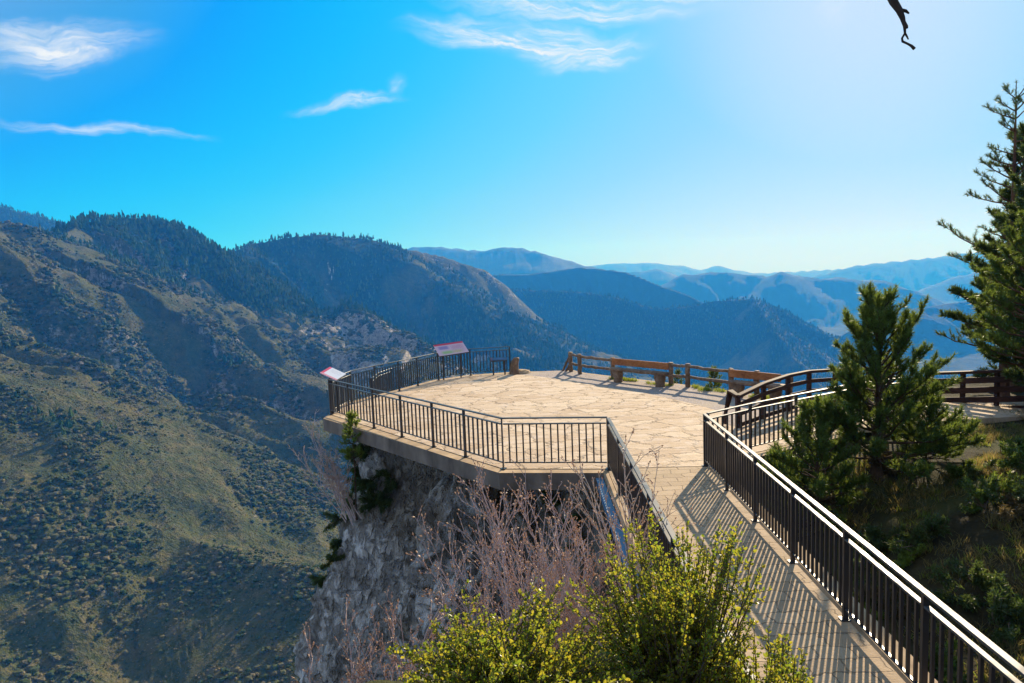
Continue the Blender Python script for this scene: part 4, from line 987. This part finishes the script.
# junipers clinging to the cliff
def clump(name, label, pts, size, seed, material=JUNI, k=900, group=None, cat='shrub', nl=.10, nw=.02, hang=.0):
    g = np.random.default_rng(seed); root = empty(name, pts[0], label, cat, group); l = Local(root)
    wood = MB(); PP = []; DD = []
    for p in pts:
        for j in range(k // 40):
            d_ = unit(g.normal(0, 1, 3) * [1, 1, .7] + np.array([-.1, -.5, .35 - hang])); L = size * (.45 + .65 * g.random())
            e_ = p + d_ * L; mid = (p + e_) / 2 + g.normal(0, .05, 3)
            wood.tube(np.stack([p, mid, e_]), [.016, .01, .004], 4)
            for r_ in np.linspace(.35, 1, 16):
                for h_ in range(2):
                    PP.append(p + (e_ - p) * r_ + g.normal(0, .06 * size, 3)); DD.append(d_ + g.normal(0, .4, 3))
    l.part(wood, 'stems', STEM); mb = MB(); needles(mb, np.array(PP), np.array(DD), 9, nl, nw, 1.2, g); l.part(mb, 'foliage', material); return root
clump('juniper_shrub', 'dark shrub hanging down the cliff directly under the yellow-green sapling', [on_cliff(366, 452), on_cliff(358, 466), on_cliff(372, 482), on_cliff(378, 500)], .55, 61, k=480, hang=.5)
clump('juniper_shrub', 'broad dark shrub hanging down the left half of the cliff', [on_cliff(392, 478), on_cliff(384, 500), on_cliff(352, 478), on_cliff(346, 500)], .5, 66, k=360, hang=.6)
clump('juniper_shrub', 'dark shrub jutting from the top left corner of the cliff below the slab', [on_cliff(337, 456)], .42, 62, k=300)
clump('juniper_shrub', 'dark tall shrub clinging to the left outline of the cliff', [on_cliff(326, 520), on_cliff(322, 540), on_cliff(317, 560), on_cliff(313, 582)], .50, 63, k=330, hang=.2)
clump('juniper_shrub', 'dark green shrub in the shade under the front slab beside the bridge', [on_cliff(580, 520), on_cliff(585, 545), on_cliff(552, 500)], .40, 64, k=200)

# ------------------------------------------------------------------ boxwood bushes in front
def boxwood(label, base, tips, seed, leaf=.024, per=22, group='yellow-green bushes in front of the bridge'):
    """tips: list of (point, count, spread) - shoots run from the base to around these points"""
    g = np.random.default_rng(seed); base = np.asarray(base, float)
    root = empty('boxwood_bush', base, label, 'bush', group); l = Local(root)
    wood = MB(); LP = []; LD = []; LS = []
    for tip, cnt, spr in tips:
        tip = np.asarray(tip, float)
        for _ in range(cnt):
            e_ = tip + g.normal(0, 1, 3) * spr; e_[2] -= abs(g.normal(0, .4)) * spr[2]
            b0 = base + np.array([*(g.normal(0, .10, 2)), 0])
            s = np.linspace(0, 1, 10)[:, None]
            mid = b0 * .5 + e_ * .5 + np.array([*( (e_ - b0)[:2] * .18), .0]) + g.normal(0, .05, 3)
            Bz = b0 * (1 - s) ** 2 + 2 * mid * s * (1 - s) + e_ * s ** 2
            wood.tube(Bz, np.linspace(.009, .0022, 10), 4)
            L = np.linalg.norm(e_ - b0); nn = per
            for k in range(nn):
                ss = 1 - (.62 / max(L, .62)) * (k / nn) * (.8 + .4 * g.random()); q = np.array([np.interp(ss, s[:, 0], Bz[:, i]) for i in range(3)])
                ax = unit(Bz[-1] - Bz[-4]); 
                if k % 3 == 0 and k > 2:      # short side twig with its own leaves
                    td = unit(ax + g.normal(0, .75, 3)); tl = .05 + .13 * g.random() * (k / nn + .3)
                    wood.tube(np.stack([q, q + td * tl]), [.003, .0015], 3, False)
                    for r_ in np.arange(.15, 1.05, .016 / tl * 1.2):
                        for sgn in (-1, 1):
                            LP.append(q + td * tl * r_); LD.append(unit(td * .7 + sgn * unit(np.cross(td, g.normal(0, 1, 3))) + [0, 0, .25])); LS.append(leaf * (.45 + .85 * g.random()))
                for sgn in (-1, 1):
                    sd = unit(np.cross(ax, g.normal(0, 1, 3))); LP.append(q); LD.append(unit(ax * .65 + sgn * sd + [0, 0, .2])); LS.append(leaf * (.55 + .85 * g.random()))
    LP = np.array(LP); LD = np.array(LD); LS = np.array(LS)[:, None]; m = len(LP)
    sd = unit(np.cross(LD, g.normal(0, 1, (m, 3)))); nn = np.cross(sd, LD)
    w = LS * .30
    V_ = np.stack([LP, LP + LD * LS * .35 + sd * w + nn * w * .35, LP + LD * LS * .75 + sd * w * .85 + nn * w * .3, LP + LD * LS, LP + LD * LS * .75 - sd * w * .85 + nn * w * .3, LP + LD * LS * .35 - sd * w + nn * w * .35], 1).reshape(-1, 3)
    o_ = np.arange(m)[:, None] * 6
    Fl = np.concatenate([o_ + np.array([[0, 1, 2, 3]]), o_ + np.array([[0, 3, 4, 5]])])
    mb = MB(); mb.add(V_, Fl); l.part(wood, 'stems', STEM); l.part(mb, 'foliage', BOX)
    return root
def tips(lst, d): return [(at_d(px, py, d + dd), c, np.array([sx_, .28, sz_])) for px, py, dd, c, sx_, sz_ in lst]
b = on_ground(500, 700, 3.9)
boxwood('yellow-green bush lowest in the picture, below the bare pink shrubs', b, tips([(420, 668, 0, 30, .10, .09), (465, 645, .1, 40, .12, .10), (505, 632, 0, 40, .11, .09), (548, 618, .1, 22, .05, .10), (575, 655, 0, 40, .12, .10), (610, 665, 0, 34, .10, .09), (520, 690, -.2, 60, .25, .10), (440, 690, -.2, 40, .15, .08)], 3.9), 71)
b = on_ground(680, 700, 4.3)
boxwood('tallest yellow-green bush, standing in front of the cliff-side bridge railing', b, tips([(625, 590, 0, 34, .09, .14), (655, 560, 0, 30, .08, .12), (685, 575, .1, 34, .09, .14), (712, 560, 0, 22, .08, .13), (733, 535, 0, 12, .04, .10), (660, 630, -.1, 60, .18, .16), (710, 640, -.1, 54, .16, .16), (610, 650, -.1, 34, .10, .14), (665, 680, -.2, 60, .25, .12)], 4.3), 72)
b = on_ground(785, 720, 4.0); 
boxwood('small yellow-green bush tuft over the shadowed bridge paving', b, tips([(752, 655, 0, 18, .07, .07), (785, 650, 0, 18, .07, .06), (800, 668, 0, 12, .05, .05), (770, 685, -.1, 22, .12, .05)], 3.9), 73)

# ------------------------------------------------------------------ bare shrubs
def bare_shrub(label, base, tips_, seed, m=TWIG, nstem=10, twigs=16, rad=.014, group='leafless shrubs on the cliff', spread=.5, budsize=.034, minr=.0036, buds=True):
    g = np.random.default_rng(seed); base = np.asarray(base, float)
    root = empty('bare_shrub', base, label, 'shrub', group); l = Local(root); mb = MB(); bp = []; bd = []
    def branch(p, d_, L, r, lev):
        m_ = max(4, int(6 - lev)); P = [p]; dd = d_.copy()
        for i in range(m_):
            dd = unit(dd + g.normal(0, .13, 3) + np.array([0, 0, .07])); P.append(P[-1] + dd * L / m_)
        P = np.array(P); mb.tube(P, np.maximum(np.linspace(r, r * .35, m_ + 1), minr), 4 if lev == 0 else 3, False)
        if lev < 2:
            kk = twigs if lev == 0 else max(3, int(twigs * .4))
            for j in range(kk):
                s = .22 + .75 * (j + g.random()) / kk; q = np.array([np.interp(s * m_, np.arange(m_ + 1), P[:, i]) for i in range(3)])
                ax = unit(P[min(m_, int(s * m_) + 1)] - P[int(s * m_)])
                sd = unit(np.cross(ax, g.normal(0, 1, 3)))
                branch(q, unit(ax + sd * (.55 + .25 * g.random()) + [0, 0, .1]), L * (.42 if lev == 0 else .38) * (1 - .5 * s) * (.6 + .7 * g.random()), r * .45, lev + 1)
        if lev >= 1:
            for s in (1.0, .72, .45):
                bp.append(np.array([np.interp(s * m_, np.arange(m_ + 1), P[:, i]) for i in range(3)])); bd.append(dd + g.normal(0, .4, 3))
    for k in range(nstem):
        tip, spr = tips_[k % len(tips_)]
        e_ = np.asarray(tip) + g.normal(0, 1, 3) * spr; b0 = base + g.normal(0, .16, 3) * [1, 1, .2]
        L = np.linalg.norm(e_ - b0); branch(b0, unit(e_ - b0), L, rad, 0)
    l.part(mb, 'twigs', m)
    if buds:
        bp = np.array(bp); bd = unit(np.array(bd)); m2 = len(bp); a = unit(np.cross(bd, g.normal(0, 1, (m2, 3)))); b2 = np.cross(bd, a); s = budsize * (.6 + .7 * g.random((m2, 1)))
        V_ = np.stack([bp, bp + bd * s * .5 + a * s * .3, bp + bd * s * .5 - a * s * .15 + b2 * s * .26, bp + bd * s * .5 - a * s * .15 - b2 * s * .26, bp + bd * s * 1.1], 1).reshape(-1, 3); o_ = np.arange(m2)[:, None] * 5
        Fb = np.concatenate([o_ + np.array([t]) for t in ((0, 2, 1), (0, 3, 2), (0, 1, 3), (4, 1, 2), (4, 2, 3), (4, 3, 1))])
        mb = MB(); mb.add(V_, Fb); l.part(mb, 'buds', BUD)
    return root
sp_ = np.array([.28, .5, .25])
bare_shrub('broad leafless pink-brown shrub before the cliff, its twigs leaning towards the terrace front', at_d(575, 800, 7.6), [(at_d(440, 530, 8), sp_), (at_d(500, 548, 8), sp_), (at_d(545, 548, 8), sp_), (at_d(590, 575, 7.6), sp_)], 81, nstem=17, twigs=15)
bare_shrub('leafless pink-brown shrub thickest beside the bridge, behind the tallest yellow-green bush', at_d(625, 800, 7.0), [(at_d(560, 595, 7.4), sp_), (at_d(600, 610, 7.2), sp_), (at_d(615, 640, 7), sp_), (at_d(530, 625, 7), sp_)], 82, nstem=15, twigs=14)
bare_shrub('pale leafless shrub whose twigs reach up before the bridge corner', at_d(650, 700, 8.0), [(at_d(598, 500, 8.4), np.array([.10, .3, .15])), (at_d(615, 505, 8.2), np.array([.12, .3, .15])), (at_d(646, 455, 8.2), np.array([.02, .05, .03])), (at_d(615, 520, 8.2), np.array([.12, .3, .15]))], 83, m=TWIGL, nstem=8, twigs=9)
bare_shrub('leafless pink shrub low against the cliff foot, beside the lowest yellow-green bush', at_d(395, 780, 8.5), [(at_d(425, 560, 9), sp_), (at_d(455, 600, 8.8), sp_), (at_d(400, 640, 8.8), sp_)], 84, nstem=6, twigs=11)
bare_shrub('thin leafless pink shrub standing against the valley left of the cliff top', at_d(352, 520, 19.0), [(at_d(318, 448, 19.5), np.array([.3, .4, .35])), (at_d(325, 470, 19.5), np.array([.3, .3, .3]))], 85, nstem=11, twigs=10, rad=.016, minr=.006, budsize=.035)
bare_shrub('thin leafless pink shrub rising from the bottom edge at the cliff foot', at_d(330, 740, 9.5), [(at_d(318, 655, 9.6), np.array([.25, .3, .2])), (at_d(350, 650, 9.6), np.array([.25, .3, .2])), (at_d(385, 640, 9.6), np.array([.2, .3, .2]))], 86, nstem=5, twigs=9)

# ------------------------------------------------------------------ overhanging dead branch, top right, on a tree standing beside the viewpoint
bx_, by_ = 3.35, -.6
root = empty('bare_tree', (bx_, by_, gz(bx_, by_)), 'dark bare twig of an overhanging tree against the pale sky', 'tree'); l = Local(root)
tipc = [at_d(px, py, 2.6) for px, py in ((880, -45), (889, -8), (893.5, 2), (899, 10), (902.5, 18), (904.5, 26), (905, 33))]
root['label'] = 'dark gnarled leafless branch hanging into the pale sky'
mb = MB(); b0 = np.array([bx_, by_, gz(bx_, by_) - .1])
mb.tube([b0, b0 + [.03, .1, 1.6], b0 + [-.02, .3, 3.2], b0 + [-.1, .6, 4.9], b0 + [-.3, .8, 7.5]], [.12, .10, .085, .06, .03], 9); l.part(mb, 'trunk', DEAD, smooth=True)
mb = MB(); ft = b0 + [-.1, .6, 4.9]
mb.tube([ft, ft * .5 + at_d(900, -420, 2.2) * .5 + [0, 0, .1], at_d(890, -330, 2.3), at_d(872, -150, 2.5)] + tipc, [.045, .038, .032, .025, .02, .016, .0145, .012, .009, .0055, .004], 7)
mb.tube([tipc[3], at_d(906, 11, 2.6), at_d(909, 13.5, 2.6)], [.008, .006, .003], 5)
mb.tube([tipc[4], at_d(906.5, 26.5, 2.6), at_d(907.5, 28.5, 2.6)], [.005, .0065, .003], 5)
mb.tube([tipc[6], at_d(902, 38, 2.6), at_d(902.5, 41.5, 2.6), at_d(908, 44, 2.6), at_d(911.5, 46, 2.6), at_d(914.5, 49, 2.6)], [.004, .004, .0045, .004, .005, .006], 5)
mb.tube([tipc[6], at_d(907, 36.5, 2.6), at_d(908.5, 39.5, 2.6)], [.004, .0035, .002], 5)
l.part(mb, 'branch', DEAD, smooth=True)

# ------------------------------------------------------------------ grass, rocks, low plants on the right bank
def grass(name, label, pts, hts, material, seed, k=14, w=.012):
    g = np.random.default_rng(seed); P = np.repeat(pts, k, 0); h = np.repeat(hts, k)[:, None] * (.5 + .7 * g.random((len(P), 1))); m = len(P)
    P = P + g.normal(0, .05, (m, 3)) * [1, 1, 0]; d_ = g.normal(0, .45, (m, 3)); d_[:, 2] = 1; d_ = unit(d_); s = unit(np.cross(d_, g.normal(0, 1, (m, 3)))) * w / 2
    bend = g.normal(0, .3, (m, 3)) * [1, 1, 0]
    V_ = np.stack([P - s, P + s, P + d_ * h * .55 + s * .8, P + d_ * h * .55 - s * .8, P + d_ * h + bend * h], 1).reshape(-1, 3); o_ = np.arange(m)[:, None] * 5
    o = obj_np(name, V_, [(o_ + np.array([[0, 1, 2, 3]])).astype(int), (o_ + np.array([[3, 2, 4]])).astype(int)], material); tag(o, label, None, None, 'stuff'); return o
g = np.random.default_rng(5)
q = np.stack([g.uniform(4.3, 16, 9000), g.uniform(1.5, 21, 9000)], -1)
keep = (fbm2(q[:, 0] / 1.6, q[:, 1] / 1.6, 3, 44) > -.05) & ~((q[:, 1] > 14.3) & (q[:, 0] < 7)); q = q[keep]
z = ground(q[:, 0], q[:, 1]); keep = z < .3; q = q[keep]; z = z[keep]
pts = np.stack([q[:, 0], q[:, 1], z - .02], -1)
# keep tufts off the paths
offpath = ~((q[:, 1] > 15.2 + .0 * q[:, 0]) & (q[:, 1] < 20.8) & (q[:, 0] > 4) & (z > -.48) & (q[:, 0] < 9.5)); pts = pts[offpath]
sel = g.random(len(pts)) < .72
grass('dry_grass', 'dry straw-coloured grass on the bank below the pines', pts[sel], np.full(sel.sum(), .22), GRASS, 6, 16)
grass('green_grass', 'green grass tufts among the dry grass below the pines', pts[~sel], np.full((~sel).sum(), .17), GRASSG, 7, 14)
fp = []
for a, b in zip(FEN[2:-1], FEN[3:]):
    for _ in range(46):
        t_ = g.random(); p = a * (1 - t_) + b * t_ + np.array([g.normal(0, .12), g.normal(-.12, .14), -.01])
        if noise2(np.array([p[0] * 1.3]), np.array([p[1] * 1.3]), 3)[0] > -.15: fp.append(p)
grass('grass', 'bright green grass tufts under the bench and log fence', np.array(fp), np.full(len(fp), .13), GRASSG, 8, 16, .014)
def rk(x, y, s, seed, label): stone((x, y, gz(x, y) + s * .1), s, seed, label)
def low_shrub(px, py, d_, label, seed, m=NEED, size=.4, k=240):
    p = on_ground(px, py, d_); clump('low_shrub', label, [p + [0, 0, .1], p + [.2, .1, .15]], size, seed, m, k, 'low shrubs under the pines', hang=-.5, nl=.07)
low_shrub(960, 470, 13.5, 'low green shrub under the plank fence', 91, NEED)
low_shrub(905, 490, 11.5, 'sunlit green shrub at the foot of the bushy pine', 92, NEEDY, .3, 160)
low_shrub(1010, 470, 13.0, 'low green shrub at the picture edge, right of the plank fence posts', 93, NEED, .5)
low_shrub(865, 520, 10.5, 'yellowish low shrub beside the bridge railing below the bushy pine', 94, NEEDY, .28, 160)
low_shrub(940, 575, 9.0, 'yellow-green low shrub on the bank among dry grass, closest to the handrail', 95, NEEDY, .24, 120)
gq = np.random.default_rng(17)
for k_ in range(46):
    x_, y_ = gq.uniform(5.2, 12.5), gq.uniform(6.5, 14.6)
    if x_ < 4.4 + .12 * (y_ - 6): continue
    clump('undergrowth_shrub', 'dark scrubby shrub in the shaded undergrowth of the bank', [np.array([x_, y_, gz(x_, y_) + .05]), np.array([x_ + .3, y_ + .15, gz(x_ + .3, y_ + .15) + .05])], gq.uniform(.35, .75), 200 + k_, (NEED, JUNI, BRUSH, NEEDD)[k_ % 4], 200, 'undergrowth shrubs on the bank', hang=-.5, nl=.085, nw=.022)

# ------------------------------------------------------------------ haze
mb = MB(); mb.box((0, 11000, 0), (52000, 28000, 10)); 
hz = mb.build('haze', None); zt, zb = float(V[..., 2].max()) + 40, float(V[..., 2].min()) - 20
me = hz.data
for v_ in me.vertices: v_.co.z = zt if v_.co.z > 0 else zb
hm, hn = mat('haze_air'); n = N(hn)
pv = n('ShaderNodeVolumePrincipled'); pv.inputs['Color'].default_value = (.03, .31, 1.0, 1); pv.inputs['Absorption Color'].default_value = (1, 1, 1, 1); pv.inputs['Density'].default_value = 1.22e-4; pv.inputs['Anisotropy'].default_value = .05
o_ = n('ShaderNodeOutputMaterial'); hn.links.new(pv.outputs[0], o_.inputs['Volume']); me.materials.append(hm)
tag(hz, 'thin blue haze lying over the valley and mountains', None, None, 'stuff')
